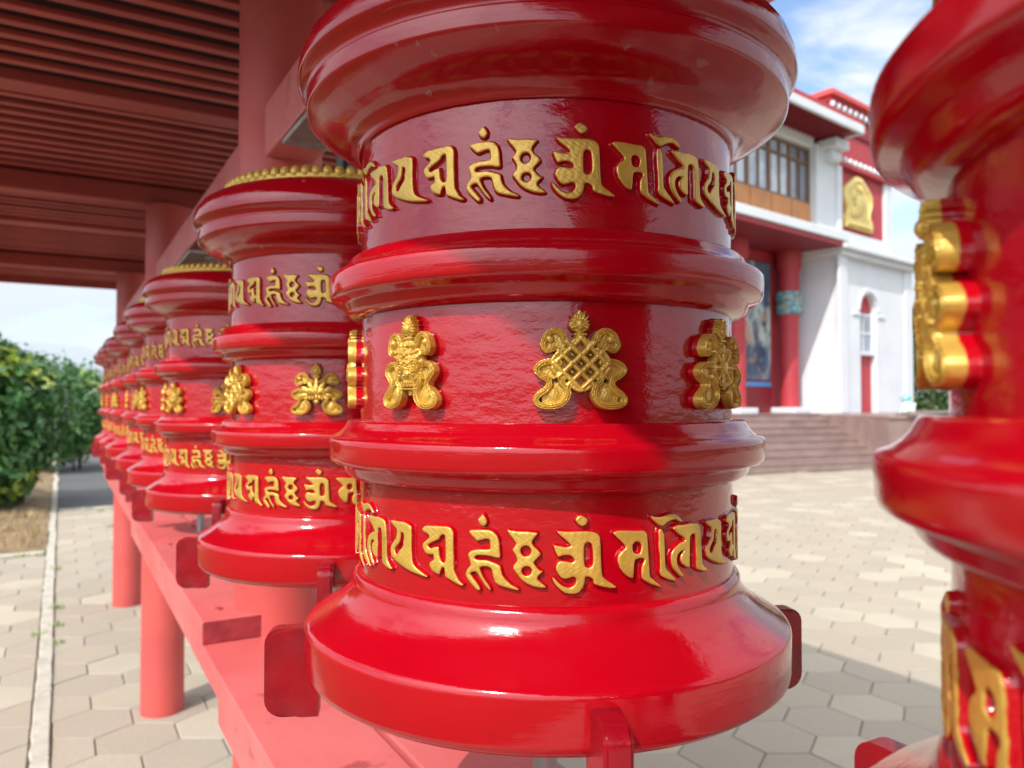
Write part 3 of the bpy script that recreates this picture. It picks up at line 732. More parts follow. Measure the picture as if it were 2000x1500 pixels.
def dressing(R, k=1.0, ku=None, ks=None):
    """flaming jewel on top, scrolling ribbons above and below; k narrows the spread"""
    ku = k if ku is None else ku; ks = k if ks is None else ks
    q = lambda pts: [(790 + (x - 790) * (ks if y < 1000 else k), y) for x, y in pts]
    qu = lambda pts: [(790 + (x - 790) * ku, y) for x, y in pts]
    R.poly([(645, 330), (680, 250), (720, 190), (775, 128), (835, 190), (880, 260), (902, 340), (870, 400), (780, 430), (690, 400)], 13.0, dome=1.5)
    for a in range(-150, 331, 24):
        ca, sa = math.cos(math.radians(a)), math.sin(math.radians(a))
        if sa < -0.6: continue
        L = 105 + 55 * max(0, sa)
        R.stroke([(785 + 70 * ca, 315 - 70 * sa), (785 + L * ca, 310 - L * sa * 1.1)], 17, 13.5, 2.6, w1=7)
    R.disc((785, 320), 56, 68, 14.0, 5.0)
    R.poly([(722, 410), (848, 410), (858, 500), (712, 500)], 12.5)
    R.stroke([(722, 440), (848, 440)], 20, 13.0, 2.6)
    if True:
        R.poly(qu([(700, 560), (610, 470), (500, 380), (400, 430), (345, 560), (400, 660), (520, 640)]), 11.5, mirror=True)
        R.stroke(qu([(700, 575), (625, 525), (575, 435), (490, 392), (405, 432), (362, 510), (348, 580), (392, 640), (470, 622)]), 44, 13.0, 4.2, 2.0, 34, mirror=True)
        R.disc(qu([(432, 500)])[0], 46, 46, 13.5, 4.0, mirror=True)
    R.poly(q([(410, 1080), (330, 1170), (320, 1270), (430, 1310), (560, 1280), (620, 1180), (590, 1060), (500, 1010)]), 11.0, mirror=True)
    R.poly(q([(520, 770), (400, 770), (290, 850), (360, 960), (440, 1010), (560, 960)]), 11.5, mirror=True)
    R.stroke(q([(540, 790), (410, 772), (315, 810), (275, 880), (335, 950), (412, 1000), (420, 1060), (372, 1120), (302, 1175), (268, 1240), (308, 1302), (420, 1325), (535, 1305), (612, 1240), (642, 1150), (615, 1070), (562, 1010), (545, 930)]),
             42, 13.0, 4.4, 2.2, mirror=True)
    R.disc(q([(470, 1170)])[0], 70, 95, 11.0, 2.0, rot=0.3, mirror=True)
def em_knot():
    R = Relief(); dressing(R)
    R.poly([(790, 470), (900, 540), (960, 580), (1130, 740), (1120, 860), (960, 1010), (880, 1110), (790, 1140), (700, 1110), (620, 1010), (450, 860), (450, 740), (620, 580), (690, 540)], 6.8)
    s = math.sqrt(.5)
    offs = (-222, -74, 74, 222)
    for i, o in enumerate(offs):
        for d in (1, -1):
            hl = 235 if abs(o) > 100 else 300
            pts = []
            for tt in np.linspace(-hl, hl, 13):
                pts.append((790 + s * (tt + o), 800 + s * d * (tt - o)))
            P = np.array(pts)
            R.stroke([tuple(p) for p in P], 31, 13.5 + (1.1 if (i + (d > 0)) % 2 else 0.0), 3.6)
    R.stroke([(700, 590), (690, 545), (735, 505), (790, 492), (845, 505), (890, 545), (880, 590)], 28, 13.5, 3.4)
    R.stroke([(690, 1010), (680, 1070), (735, 1115), (790, 1128), (845, 1115), (900, 1070), (890, 1010)], 28, 13.5, 3.4)
    for sx in (-1, 1):
        R.stroke([(790 + sx * 190, 620), (790 + sx * 250, 650), (790 + sx * 300, 700), (790 + sx * 330, 750)], 27, 13.5, 3.4)
        R.stroke([(790 + sx * 190, 985), (790 + sx * 250, 950), (790 + sx * 300, 900), (790 + sx * 330, 850)], 27, 13.5, 3.4)
    for sx in (-1, 0, 1):
        for sy in (-1, 0, 1): R.disc((790 + sx * 105, 800 + sy * 105), 14, 14, 17.4, 1.6)
    return R.mesh('emblem_knot')
def em_vase():
    R = Relief(); dressing(R, 0.82, 0.76, 0.76)
    R.poly([(650, 560), (930, 560), (1010, 640), (1030, 760), (1000, 880), (900, 1010), (680, 1010), (580, 880), (550, 760), (570, 640)], 13.0, dome=3.2)
    R.poly([(680, 470), (900, 470), (930, 570), (650, 570)], 13.0, dome=1.5)
    R.stroke([(640, 620), (720, 640), (790, 644), (860, 640), (940, 620)], 15, 15.5, 2.8)
    grain(R, 790, 790, 190, 150, 70, 15, 15.3, 2.4)
    for sx in (-1, 1):
        for rr in (72, 40):
            R.stroke([(790 + sx * 118 + rr * math.cos(a), 800 + rr * math.sin(a)) for a in np.linspace(0.3, 5.6, 12)], 12, 16.4, 2.6)
        R.stroke([(790 + sx * 40, 660), (790 + sx * 90, 700), (790 + sx * 170, 700), (790 + sx * 215, 670)], 12, 16.2, 2.6)
        R.disc((790 + sx * 118, 800), 22, 22, 16.8, 2.4)
    R.disc((790, 905), 46, 40, 16.4, 3.0)
    R.poly([(680, 990), (900, 990), (940, 1085), (640, 1085)], 13.0)
    for k in range(-3, 4):
        R.stroke([(790 + k * 38, 1000), (790 + (k + 1) * 38, 1070)], 9, 13.8, 2.2); R.stroke([(790 + k * 38, 1000), (790 + (k - 1) * 38, 1070)], 9, 13.8, 2.2)
    R.stroke([(650, 1098), (930, 1098)], 18, 13.5, 3.0)
    R.poly([(740, 1100), (840, 1100), (820, 1190), (760, 1190)], 11.0, dome=1.5)
    for k in range(-3, 4): R.disc((790 + k * 40, 530 + 6 * (k % 2)), 24, 24, 14.5, 3.0)
    return R.mesh('emblem_vase')
def em_lotus():
    R = Relief(); dressing(R, 1.06)
    for ring, (n, r0, rx, ry, b, yc) in enumerate(((7, 250, 62, 150, 12.0, 860), (5, 175, 60, 135, 14.0, 850), (3, 95, 58, 120, 16.0, 850))):
        for k in range(n):
            a = math.radians(180 * (k + 0.5) / n) if ring else math.radians(-8 + 196 * k / (n - 1))
            R.disc((790 + r0 * math.cos(a), yc - r0 * math.sin(a) * .95), ry, rx, b, 3.4, rot=a)
    R.poly([(540, 860), (1040, 860), (960, 1010), (620, 1010)], 13.0, dome=2.0)
    for k in range(-3, 4): R.disc((790 + k * 70, 940 + 10 * abs(k)), 40, 62, 15.0, 3.2)
    grain(R, 790, 860, 230, 110, 50, 15, 15.8, 2.6)
    R.disc((790, 780), 62, 90, 17.0, 3.0); R.disc((790, 1050), 70, 60, 13.0, 3.5)
    return R.mesh('emblem_lotus')
def em_wheel():
    R = Relief(); dressing(R, 1.04)
    R.disc((790, 800), 275, 275, 10.5, 0, flat=True); grain(R, 790, 800, 250, 250, 90, 17, 12.0, 2.6)
    R.stroke([(790 + 240 * math.cos(a), 800 + 240 * math.sin(a)) for a in np.linspace(0, 2 * math.pi, 26)], 40, 13.5, 4.0, 1.5)
    for k in range(8):
        a = math.pi * k / 4
        R.stroke([(790 + 40 * math.cos(a), 800 + 40 * math.sin(a)), (790 + 230 * math.cos(a), 800 + 230 * math.sin(a))], 22, 13.5, 3.4)
        R.disc((790 + 285 * math.cos(a), 800 + 285 * math.sin(a)), 34, 34, 13.0, 3.6)
    R.disc((790, 800), 80, 80, 15.0, 4.5)
    return R.mesh('emblem_wheel')
def em_banner():
    R = Relief(); dressing(R, 0.88)
    for k, (y0, y1, w) in enumerate(((500, 640, 170), (630, 780, 205), (770, 920, 225), (905, 1080, 205))):
        R.poly([(790 - w * .9, y0), (790 + w * .9, y0), (790 + w, y1), (790 - w, y1)], 13.5 + .3 * k, dome=2.6)
        R.stroke([(790 - w, y1 - 10), (790 - w * .5, y1 + 8), (790, y1 + 14), (790 + w * .5, y1 + 8), (790 + w, y1 - 10)], 17, 15.5, 2.8)
        for j in range(-3, 4): R.stroke([(790 + j * w * .25, y0 + 20), (790 + j * w * .28, y1 - 20)], 13, 15.0 + k * .2, 3.0)
        for j in range(-3, 4): R.disc((790 + j * w * .29, y1 + 20), 19, 22, 15.5, 3.4)
    return R.mesh('emblem_banner')
def em_parasol():
    R = Relief(); dressing(R, 0.95)
    R.poly([(790, 480), (900, 520), (1010, 610), (1070, 740), (510, 740), (570, 610), (680, 520)], 13.0, dome=4.5)
    for j in range(-3, 4): R.stroke([(790 + j * 22, 500), (790 + j * 55, 600), (790 + j * 80, 735)], 12, 15.5, 3.0)
    for j in range(-4, 5): R.disc((790 + j * 62, 770), 31, 46, 14.0, 3.6)
    R.poly([(560, 740), (1020, 740), (980, 900), (600, 900)], 12.5, dome=1.5)
    for j in range(-4, 5): R.stroke([(790 + j * 50, 800), (790 + j * 46, 900)], 18, 13.5, 3.0)
    grain(R, 790, 640, 230, 90, 60, 16, 16.0, 2.4); grain(R, 790, 850, 200, 60, 40, 16, 13.5, 2.4)
    R.stroke([(790, 890), (790, 1110)], 36, 13.5, 4.0); R.disc((790, 1110), 56, 40, 13.5, 4.0)
    return R.mesh('emblem_parasol')
def em_fish():
    R = Relief(); dressing(R, 1.0)
    R.poly([(600, 560), (980, 560), (1010, 900), (880, 1060), (700, 1060), (570, 900)], 10.0)
    for sx in (-1, 1):
        R.stroke([(790 + sx * 60, 1060), (790 + sx * 190, 960), (790 + sx * 220, 820), (790 + sx * 150, 680), (790 + sx * 20, 570)], 40, 13.0, 4.5, w1=84)
        for k in range(6): R.disc((790 + sx * (212 - 9 * k * k), 930 - 60 * k), 22, 26, 16.4, 2.6)
        R.disc((790 + sx * 30, 585), 26, 26, 17.5, 2.6)
        R.stroke([(790 + sx * 60, 1060), (790 - sx * 10, 1120)], 34, 13.0, 3.5, w1=52)
    return R.mesh('emblem_fish')
def em_conch():
    R = Relief(); dressing(R, 0.92)
    R.poly([(790, 500), (930, 590), (990, 740), (960, 900), (860, 1020), (760, 1090), (690, 1000), (620, 880), (590, 730), (650, 590)], 12.5, dome=4.0)
    R.stroke([(790 + (28 + 30 * a) * math.cos(a * 1.0), 760 - (28 + 30 * a) * math.sin(a)) for a in np.linspace(0, 6.2, 22)], 24, 15.5, 3.6, w1=44)
    for k in range(6): R.stroke([(680 + k * 12, 900 + k * 28), (780, 930 + k * 26), (900 - k * 14, 890 + k * 24)], 12, 15.5, 2.6)
    return R.mesh('emblem_conch')
EMBLEMS = [('emblem_knot', em_knot()), ('emblem_wheel', em_wheel()), ('emblem_lotus', em_lotus()), ('emblem_parasol', em_parasol()),
           ('emblem_banner', em_banner()), ('emblem_fish', em_fish()), ('emblem_conch', em_conch()), ('emblem_vase', em_vase())]
EM_ANG = [5.9, 49.5, 95.5, 140.0, 185.0, 231.0, 276.0, 322.5]

RING = [(0.188, 1.4828), (0.2035, 1.4822), (0.2052, 1.4802), (0.2078, 1.4752), (0.2115, 1.4712), (0.2160, 1.4682), (0.2212, 1.4660), (0.2229, 1.4638), (0.2231, 1.4600),
        (0.2226, 1.4470), (0.2215, 1.4435), (0.2185, 1.4412), (0.2110, 1.4390), (0.2088, 1.4368), (0.2066, 1.4315), (0.2042, 1.4285), (0.1990, 1.4255), (0.188, 1.4236)]
RIM = [(0.186, 1.750), (0.1945, 1.7500), (0.1962, 1.7522), (0.1962, 1.7552), (0.1978, 1.7575), (0.2010, 1.7615), (0.2060, 1.7655), (0.2120, 1.7680), (0.2200, 1.7705), (0.2290, 1.7740), (0.2380, 1.7795),
       (0.2446, 1.7845), (0.2466, 1.7862), (0.2470, 1.7882), (0.2466, 1.8012), (0.2450, 1.8025), (0.2446, 1.8050), (0.2470, 1.8090), (0.2515, 1.8130), (0.2548, 1.8150), (0.2556, 1.8172),
       (0.2545, 1.8290), (0.2510, 1.8400), (0.2420, 1.8520), (0.2260, 1.8620), (0.2080, 1.8680), (0.2000, 1.8690), (0.06, 1.8720), (0.0005, 1.8720)]
BASE = [(0.186, 1.3345), (0.1930, 1.3340), (0.1965, 1.3318), (0.1985, 1.3285), (0.1985, 1.3235), (0.2000, 1.3195), (0.2035, 1.3138), (0.2085, 1.3080), (0.2150, 1.3025), (0.2230, 1.2970), (0.2330, 1.2908),
        (0.2410, 1.2862), (0.2440, 1.2842), (0.2455, 1.2815), (0.2458, 1.2780), (0.2452, 1.2450), (0.2440, 1.2400), (0.2400, 1.2365), (0.2360, 1.2355), (0.2340, 1.2325), (0.2250, 1.2310), (0.03, 1.2310)]
def lathe_me(name, prof, mat, closed=False, sharp=48):
    m = MB(); m.lathe(prof[::-1], 144, closed); me = m.me(name, True, sharp); me.materials.append(M[mat]); return me
ring_lo = lathe_me('moulding_ring', RING, 'red_enamel', True)
parts_me = {
    'barrel': lathe_me('barrel', [(RB, 1.32), (RB, 1.40), (RB, 1.55), (RB, 1.70), (RB, 1.758)][::-1], 'red_enamel_wrinkled'),
    'top_rim': lathe_me('top_rim', RIM[::-1], 'red_enamel_worn'),
    'base_flange': lathe_me('base_flange', BASE, 'red_enamel'),
    'cap': lathe_me('cap', [(0.0005, 1.905), (0.02, 1.903), (0.04, 1.895), (0.053, 1.882), (0.058, 1.866)], 'red_enamel'),
}
cr = MB()
for k in range(72):
    a = 2 * math.pi * k / 72
    cr.sphere((0.199 * math.cos(a), 0.199 * math.sin(a), 1.8775), 0.0100, 0.92, 0.92, 1.1, 8, 6)
cr.lathe([(0.190, 1.868), (0.2055, 1.868), (0.2055, 1.8745), (0.190, 1.876)], 96)
parts_me['crown'] = cr.me('crown', True, 60); parts_me['crown'].materials.append(M['gold_paint'])
ax = MB(); ax.tube((0, 0, 1.90), (0, 0, 2.014), 0.014, n=14); parts_me['axle'] = ax.me('axle', True, 40); parts_me['axle'].materials.append(M['black_steel'])
be = MB(); be.tube((0, 0, 0.985), (0, 0, 1.2312), 0.013, n=18); be.tube((0, 0, 1.208), (0, 0, 1.2305), 0.045, n=24); parts_me['bearing'] = be.me('bearing', True, 40); parts_me['bearing'].materials.append(M['grey_steel'])
def handle_me():
    bm = bmesh.new()
    prof = []
    def corner(cx, cz, r, a0, a1):
        for k in range(6):
            a = math.radians(a0 + (a1 - a0) * k / 5); prof.append((cx + r * math.cos(a), cz + r * math.sin(a)))
    x0, x1, z0, z1 = 0.232, 0.285, 1.186, 1.2735
    corner(x1 - 0.014, z1 - 0.014, 0.014, 90, 0); corner(x1 - 0.018, z0 + 0.018, 0.018, 0, -90)
    prof += [(x0, z0), (x0, z1)]
    f = bm.faces.new([bm.verts.new((x, -0.011, z)) for x, z in prof])
    r = bmesh.ops.extrude_face_region(bm, geom=[f])
    bmesh.ops.translate(bm, vec=(0, 0.022, 0), verts=[v for v in r['geom'] if isinstance(v, bmesh.types.BMVert)])
    bmesh.ops.recalc_face_normals(bm, faces=bm.faces[:])
    es = [e for e in bm.edges if len(e.link_faces) == 2 and e.calc_face_angle() > 1.0 and all(v.co.x > 0.235 for v in e.verts)]
    bmesh.ops.bevel(bm, geom=es, offset=0.003, segments=2, affect='EDGES')
    me = bpy.data.meshes.new('handle'); bm.to_mesh(me); bm.free()
    me.polygons.foreach_set('use_smooth', [True] * len(me.polygons)); me.set_sharp_from_angle(angle=math.radians(35))
    me.materials.append(M['red_handle']); return me
hme = handle_me()
LABELS = ['large sharp red prayer wheel in the middle showing a gold endless knot emblem', 'red prayer wheel cropped by the right edge, nearest the camera',
          'red prayer wheel next left of the big sharp one, with gold lotus emblem', 'third red prayer wheel from the big sharp one, just beyond the thick column',
          'fourth red prayer wheel, peeking out left of the third in the receding row', 'fifth red prayer wheel in the receding row, in front of the second column',
          'sixth red prayer wheel in the receding row, just past the second column', 'last but one red prayer wheel at far end of the row', 'farthest red prayer wheel at the left end of the row, before the shrub']
ROT = [0.0, -117.0, -94.4, 184.0, 77.0, 11.0, -99.0, 196.0, 70.0]
def build_wheel(t, label, rot, dz=0.0, hoff=0.0):
    root = tag(empty('prayer_wheel', row(t, 0, dz), math.radians(rot)), label, 'prayer wheel', 'red prayer wheels in the row')
    barrel = link('barrel', parts_me['barrel'], None, root)
    for k in ('top_rim', 'base_flange', 'cap', 'crown', 'axle', 'bearing'): link(k, parts_me[k], None, root)
    for z in (0.0, 0.1577): link('moulding_ring', ring_lo, None, root, (0, 0, z))
    for k in range(4): link('handle', hme, None, root, None, (0, 0, math.radians(-82 + hoff + 90 * k)))
    for z in (1.37, 1.69):
        for q in range(4):
            for nm, a in LETTERS: link('raised_letter', letter_me[nm], None, barrel, (0, 0, z), (0, 0, math.radians(a + 90 * q)))
    for (nm, me), a in zip(EMBLEMS, EM_ANG): link(nm, me, None, barrel, (0, 0, 1.535), (0, 0, math.radians(a)))
    return root
for k, (t, lb, rt) in enumerate(zip(WHEELS, LABELS, ROT)):
    build_wheel(t, lb, rt, (0, 0.012, -0.014, -0.022, -0.021, -0.023, -0.022, -0.022, -0.022)[k], (0, -42, 4, -3, 9, -6, 5, -8, 3)[k])

# ------------------------------------------------------------------ podium and stairs before the temple
PZ = 1.18
pod = tag(empty('podium', (PODC.x, PODC.y, 0), PODR), 'pinkish granite podium with a broad flight of steps before the temple', 'podium')
NS = 8; RISE = PZ / NS; TREAD = 0.3
for i in range(NS):
    m = MB(); m.bbox(-14, 0, i * TREAD, i * TREAD + TREAD + 0.06, 0 if i == 0 else i * RISE - 0.02, (i + 1) * RISE, 0.008)
    o = m.build('step', M['granite'], pod)
    st = MB(); st.bbox(-14, 0, i * TREAD - 0.02, i * TREAD + 0.05, (i + 1) * RISE + .001, (i + 1) * RISE + 0.022, 0.006)
    st.build('nosing', M['granite'], o)
m = MB(); m.box(-14, 0, NS * TREAD + .06, 16, 0, PZ); m.box(0.003, 13, 0.05, 16, 0, PZ - .002)
m.build('core', M['granite'], pod)
x = 0.0
while x < 13:
    for z0, z1 in ((0.0, 0.56), (0.57, 1.10)):
        box_part('facing_slab', M['granite'], pod, x + .004, x + 0.896, 0.0, 0.046, z0, z1, 0.006)
    x += 0.9
box_part('coping', M['granite'], pod, -0.02, 13.05, -0.04, 0.5, PZ - 0.07, PZ + 0.005, 0.01)
for i in range(4):
    box_part('cheek_slab', M['granite'], pod, -0.012, 0.0025, 0.04 + i * .6, 0.63 + i * .6, 0.02, PZ - .075, 0.004)

# ------------------------------------------------------------------ temple
tem = tag(empty('temple', (9.39, 22.0, 0), math.radians(39.3)), 'white temple with deep red frieze, balcony and gold plaque above the steps', 'temple')
W, TR = M['white_paint'], M['temple_red']
def bp(name, mat, x0, x1, y0, y1, z0, z1, b=0.0, parent=None): return box_part(name, mat, parent or tem, x0, x1, y0, y1, z0, z1, b)
# right tower: battered lower wall with a deep arched niche
def tower_wall():
    m = MB(); z0, z1 = PZ, 5.85
    xl0, xl1, xr0, xr1 = -0.0, 0.05, 4.75, 4.45
    nx0, nx1 = 1.25, 2.28                       # niche opening
    zs, n = 4.25, 10                            # spring line
    arch = [(nx0, PZ), (nx0, zs)] + [((nx0 + nx1) / 2 - (nx1 - nx0) / 2 * math.cos(math.pi * k / n), zs + 0.5 * math.sin(math.pi * k / n)) for k in range(1, n)] + [(nx1, zs), (nx1, PZ)]
    pts = [(xl0, z0)] + arch + [(xr0, z0), (xr1, z1), (xl1, z1)]
    N = len(pts); na = len(arch)
    m.add([(x, 0, z) for x, z in pts], [])
    k0 = 0
    L = [(xl0, 0, z0)] ; 
    # front face as strips left, right and above the niche
    V = [(x, 0.0, z) for x, z in pts]
    faces = []
    idx = {i: i for i in range(N)}
    top_l, top_r = N - 1, N - 2; br = N - 3
    faces.append((0, 1, 2, top_l))
    mid = 1 + na // 2
    for k in range(2, mid): faces.append((k, k + 1, top_l))
    faces.append((mid, top_r, top_l))
    for k in range(mid, na - 1): faces.append((k, k + 1, top_r))
    faces.append((na - 1, na, br, top_r))
    m.v = []; m.f = []
    m.add(V, faces)
    dpt = 0.2
    m.add([(x, 0, z) for x, z in arch] + [(x, dpt, z) for x, z in arch], [(i, i + na, i + na + 1, i + 1) for i in range(na - 1)])
    m.add([(xl0, 0, z0), (xl1, 0, z1), (xl1, 4, z1), (xl0, 4, z0)], [(0, 1, 2, 3)])
    m.add([(xr0, 0, z0), (xr1, 0, z1), (xr1, 4, z1), (xr0, 4, z0)], [(0, 3, 2, 1)])
    m.add([(xl1, 0, z1), (xr1, 0, z1), (xr1, 4, z1), (xl1, 4, z1)], [(0, 1, 2, 3)])
    m.add([(xl0, 4, z0), (xr0, 4, z0), (xr1, 4, z1), (xl1, 4, z1)], [(0, 1, 2, 3)])
    return m
tw = tower_wall().build('tower_wall', W, tem)
bp('niche_panel', TR, 1.2, 2.33, 0.185, 0.25, PZ, 2.95)
win = bp('window', M['dark_glass'], 1.2, 2.33, 0.19, 0.25, 2.97, 4.2)
bp('sill', W, 1.255, 2.275, 0.06, 0.20, 2.90, 3.02, 0.01, win)
for z in (3.0, 3.58, 4.14): bp('glazing_bar', W, 1.25, 2.28, 0.165, 0.189, z - .025, z + .025, 0, win)
bp('glazing_bar', W, 1.745, 1.785, 0.16, 0.187, 3.0, 4.14, 0, win)
bp('lunette', TR, 1.2, 2.33, 0.187, 0.25, 4.22, 4.85)
for s, x in ((-1, 0.98), (1, 2.55)): bp('label_stop', W, x - 0.22, x + 0.22, -0.05, -0.002, 4.06, 4.16, 0.01)
hood = MB()
for k in range(12):
    a0, a1 = math.pi * k / 12, math.pi * (k + 1) / 12
    P = lambda a, r, r2: (1.765 - r * math.cos(a), 4.25 + r2 * math.sin(a))
    q = [P(a0, .68, .68), P(a1, .68, .68), P(a1, .58, .56), P(a0, .58, .56)]
    hood.add([(x, -0.05, z) for x, z in q] + [(x, -0.002, z) for x, z in q], [(0, 1, 2, 3), (0, 4, 5, 1), (3, 2, 6, 7)])
hood.build('hood_mould', W, tem)
bp('corner_pilaster', W, -0.12, 0.34, -0.10, 0.0, PZ, 5.72, 0.02)
bp('corner_pilaster', W, 4.1, 4.62, -0.07, 0.0, PZ, 5.72, 0.02)
co = bp('cornice', W, -0.30, 4.85, -0.38, 4.2, 5.85, 6.00, 0.03)
bp('cornice_bed', W, -0.18, 4.7, -0.22, 4.1, 5.70, 5.849, 0.03)
# upper storey of the tower
bp('upper_wall', W, -0.02, 3.25, 0.10, 4.0, 6.0, 8.42)
bp('upper_pilaster', W, -0.10, 0.12, -0.08, 0.10, 6.0, 8.6, 0.02)
bp('upper_pilaster', W, 2.86, 3.30, -0.04, 0.10, 6.0, 8.42, 0.02)
bp('wall_base', W, 0.12, 2.86, -0.02, 0.10, 6.0, 6.48, 0.02)
bp('red_panel', TR, 0.13, 2.85, 0.05, 0.10, 6.485, 8.30)
pl = []
pr = [(-0.82, 0), (-0.86, .18), (-0.80, .32), (-0.70, .45), (-0.74, .62), (-0.86, .85), (-0.84, 1.10), (-0.62, 1.28), (-0.40, 1.42), (-0.16, 1.56)]
outline = pr + [(-x, z) for x, z in pr[::-1]]
m = MB(); n = len(outline)
inn = [(x * .86, .1 + (z - .1) * .90) for x, z in outline]; inn2 = [(x * .80, .13 + (z - .13) * .87) for x, z in outline]
m.add([(x, 0, z) for x, z in outline] + [(x, -.10, z) for x, z in outline] + [(x, -.13, z) for x, z in inn] + [(x, -.085, z) for x, z in inn2],
      [(k * n + i, k * n + (i + 1) % n, (k + 1) * n + (i + 1) % n, (k + 1) * n + i) for k in range(3) for i in range(n)] + [tuple(range(3 * n, 4 * n))])
for k in range(7): m.sphere((random.uniform(-.4, .4), -.10, random.uniform(.3, 1.2)), random.uniform(.12, .2), 1, .35, 1, 10, 6)
m.sphere((0, -.12, .75), .26, 1, .4, 1.2); m.sphere((0, -.14, 1.15), .15, 1, .5, 1)
m.box(-.72, .72, -.15, -.02, .08, .22)
m.build('gold_plaque', M['plaque_gold'], tem, True, 40, loc=(1.16, 0.045, 6.62))
def dentils(x0, x1, y, z, pitch, r, parent, axis='x'):
    x = x0
    while x < x1:
        d = MB(); d.sphere((0, 0, 0), r, 1, .8, 1.15, 10, 6)
        d.build('dentil', W, parent, True, loc=(x, y, z) if axis == 'x' else (y, x, z)); x += pitch
bd = bp('string_course', TR, -0.06, 3.32, -0.12, 0.10, 8.30, 8.42, 0.01)
dentils(0.25, 3.3, -0.10, 8.50, 0.30, 0.085, tem)
fz = bp('frieze', TR, -0.22, 3.5, 0.12, 4.6, 8.58, 10.15)
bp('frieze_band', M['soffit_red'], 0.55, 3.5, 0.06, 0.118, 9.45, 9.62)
bp('frieze_cap', TR, -0.30, 3.56, 0.02, 4.7, 10.15, 10.30, 0.01)
dentils(-0.2, 3.5, 0.02, 10.06, 0.33, 0.095, tem)
dentils(0.35, 4.5, -0.27, 10.06, 0.33, 0.095, tem, 'y')
bp('roof_coping', M['temple_coping'], -0.42, 3.7, -0.10, 4.8, 10.302, 10.46, 0.02)
# main front: balcony between the towers
bp('balcony_pier', W, -1.12, -0.105, 0.02, 1.4, 6.30, 8.72, 0.02)
bp('ledge', W, -14, -0.02, -0.34, 1.5, 6.04, 6.30, 0.03)
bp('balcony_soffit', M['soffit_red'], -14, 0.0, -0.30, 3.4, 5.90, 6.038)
bp('wood_panel_backing', M['window_wood'], -14, -1.13, 0.26, 0.34, 6.31, 7.10)
x = -1.14
while x > -13:
    bp('wood_panel', M['panel_wood'], x - 0.96, x - 0.02, 0.20, 0.258, 6.33, 7.04, 0.015); x -= 0.98
x = -1.14
k = 0
while x > -13:
    wdn = bp('window', M['dark_glass'] if k == 0 else M['curtain_glass'], x - 1.0, x, 0.30, 0.33, 7.08, 8.56)
    for xx, w in ((x - .995, .05), (x - .52, .04), (x - .05, .05)): bp('mullion', M['window_wood'], xx, xx + w, 0.22, 0.299, 7.08, 8.56, 0, wdn)
    for z in (7.04, 8.16, 8.53): bp('transom', M['window_wood'], x - .995, x, 0.225, 0.297, z, z + .06, 0, wdn)
    if k:
        for q in range(5): bp('curtain_fold', M['curtain_glass'], x - .94 + q * .18, x - .83 + q * .18, .285, .2995, 7.12, 8.15, 0.006, wdn)
    x -= 1.0; k += 1
bp('lintel', W, -14, -1.1, 0.10, 1.4, 8.62, 8.93, 0.02)
bp('bracket', W, -0.9, -0.16, -0.45, 0.3, 8.60, 8.86, 0.03)
bp('bracket', W, -0.75, -0.2, -0.25, 0.3, 8.32, 8.598, 0.03)
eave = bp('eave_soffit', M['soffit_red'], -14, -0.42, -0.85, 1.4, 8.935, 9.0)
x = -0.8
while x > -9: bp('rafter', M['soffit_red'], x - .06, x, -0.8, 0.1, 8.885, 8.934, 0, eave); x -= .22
bp('eave_fascia', W, -14.05, -0.30, -0.95, -0.853, 8.90, 9.14, 0.02)
bp('eave_fascia', W, -0.41, -0.30, -0.85, 1.2, 8.90, 9.14, 0.02)
bp('eave_roof', TR, -14, -0.31, -0.9, 1.4, 9.145, 9.30)
# porch under the balcony
bp('porch_wall', TR, -14, 0.0, 1.62, 1.9, PZ, 5.9)
bp('plinth_band', M['blue_trim'], -14, -1.0, 1.57, 1.619, 1.95, 2.08)
x = -1.0
while x > -12:
    f_ = bp('mural_frame', M['soffit_red'], x - 2.55, x, 1.575, 1.6195, 2.10, 5.6)
    bp('mural', M['mural'], x - 2.50, x - 0.05, 1.55, 1.574, 2.15, 5.55, 0, f_)
    bp('porch_base', M['soffit_red'], x - 2.3, x, 1.56, 1.6185, PZ, 1.94); x -= 2.6
for x in (-0.62, -3.3, -5.9, -8.5):
    c = MB(); c.lathe([(0.27, PZ + .16), (0.27, 3.9), (0.285, 4.05)], 28)
    c = c.build('porch_column', TR, tem, True, 40, loc=(x, 1.2, 0))
    b1 = MB(); b1.lathe([(0.31, 4.05), (0.36, 4.1), (0.36, 4.35), (0.32, 4.42)], 28); b1.build('capital_band', M['capital_paint'], c, True, 40)
    b2 = MB(); b2.lathe([(0.33, 4.42), (0.38, 4.48), (0.38, 4.66), (0.34, 4.72)], 28); b2.build('capital', M['capital_paint'], c, True, 40)
    b3 = MB(); b3.lathe([(0.29, 4.72), (0.29, 5.3), (0.36, 5.5), (0.36, 5.9)], 28); b3.build('capital_block', TR, c, True, 40)
    b4 = MB(); b4.bbox(-.42, .42, -.42, .42, PZ, PZ + .16, 0.02); b4.build('column_base', W, c)
bp('main_body', W, -14, 4.0, 4.05, 12, PZ, 9.0)

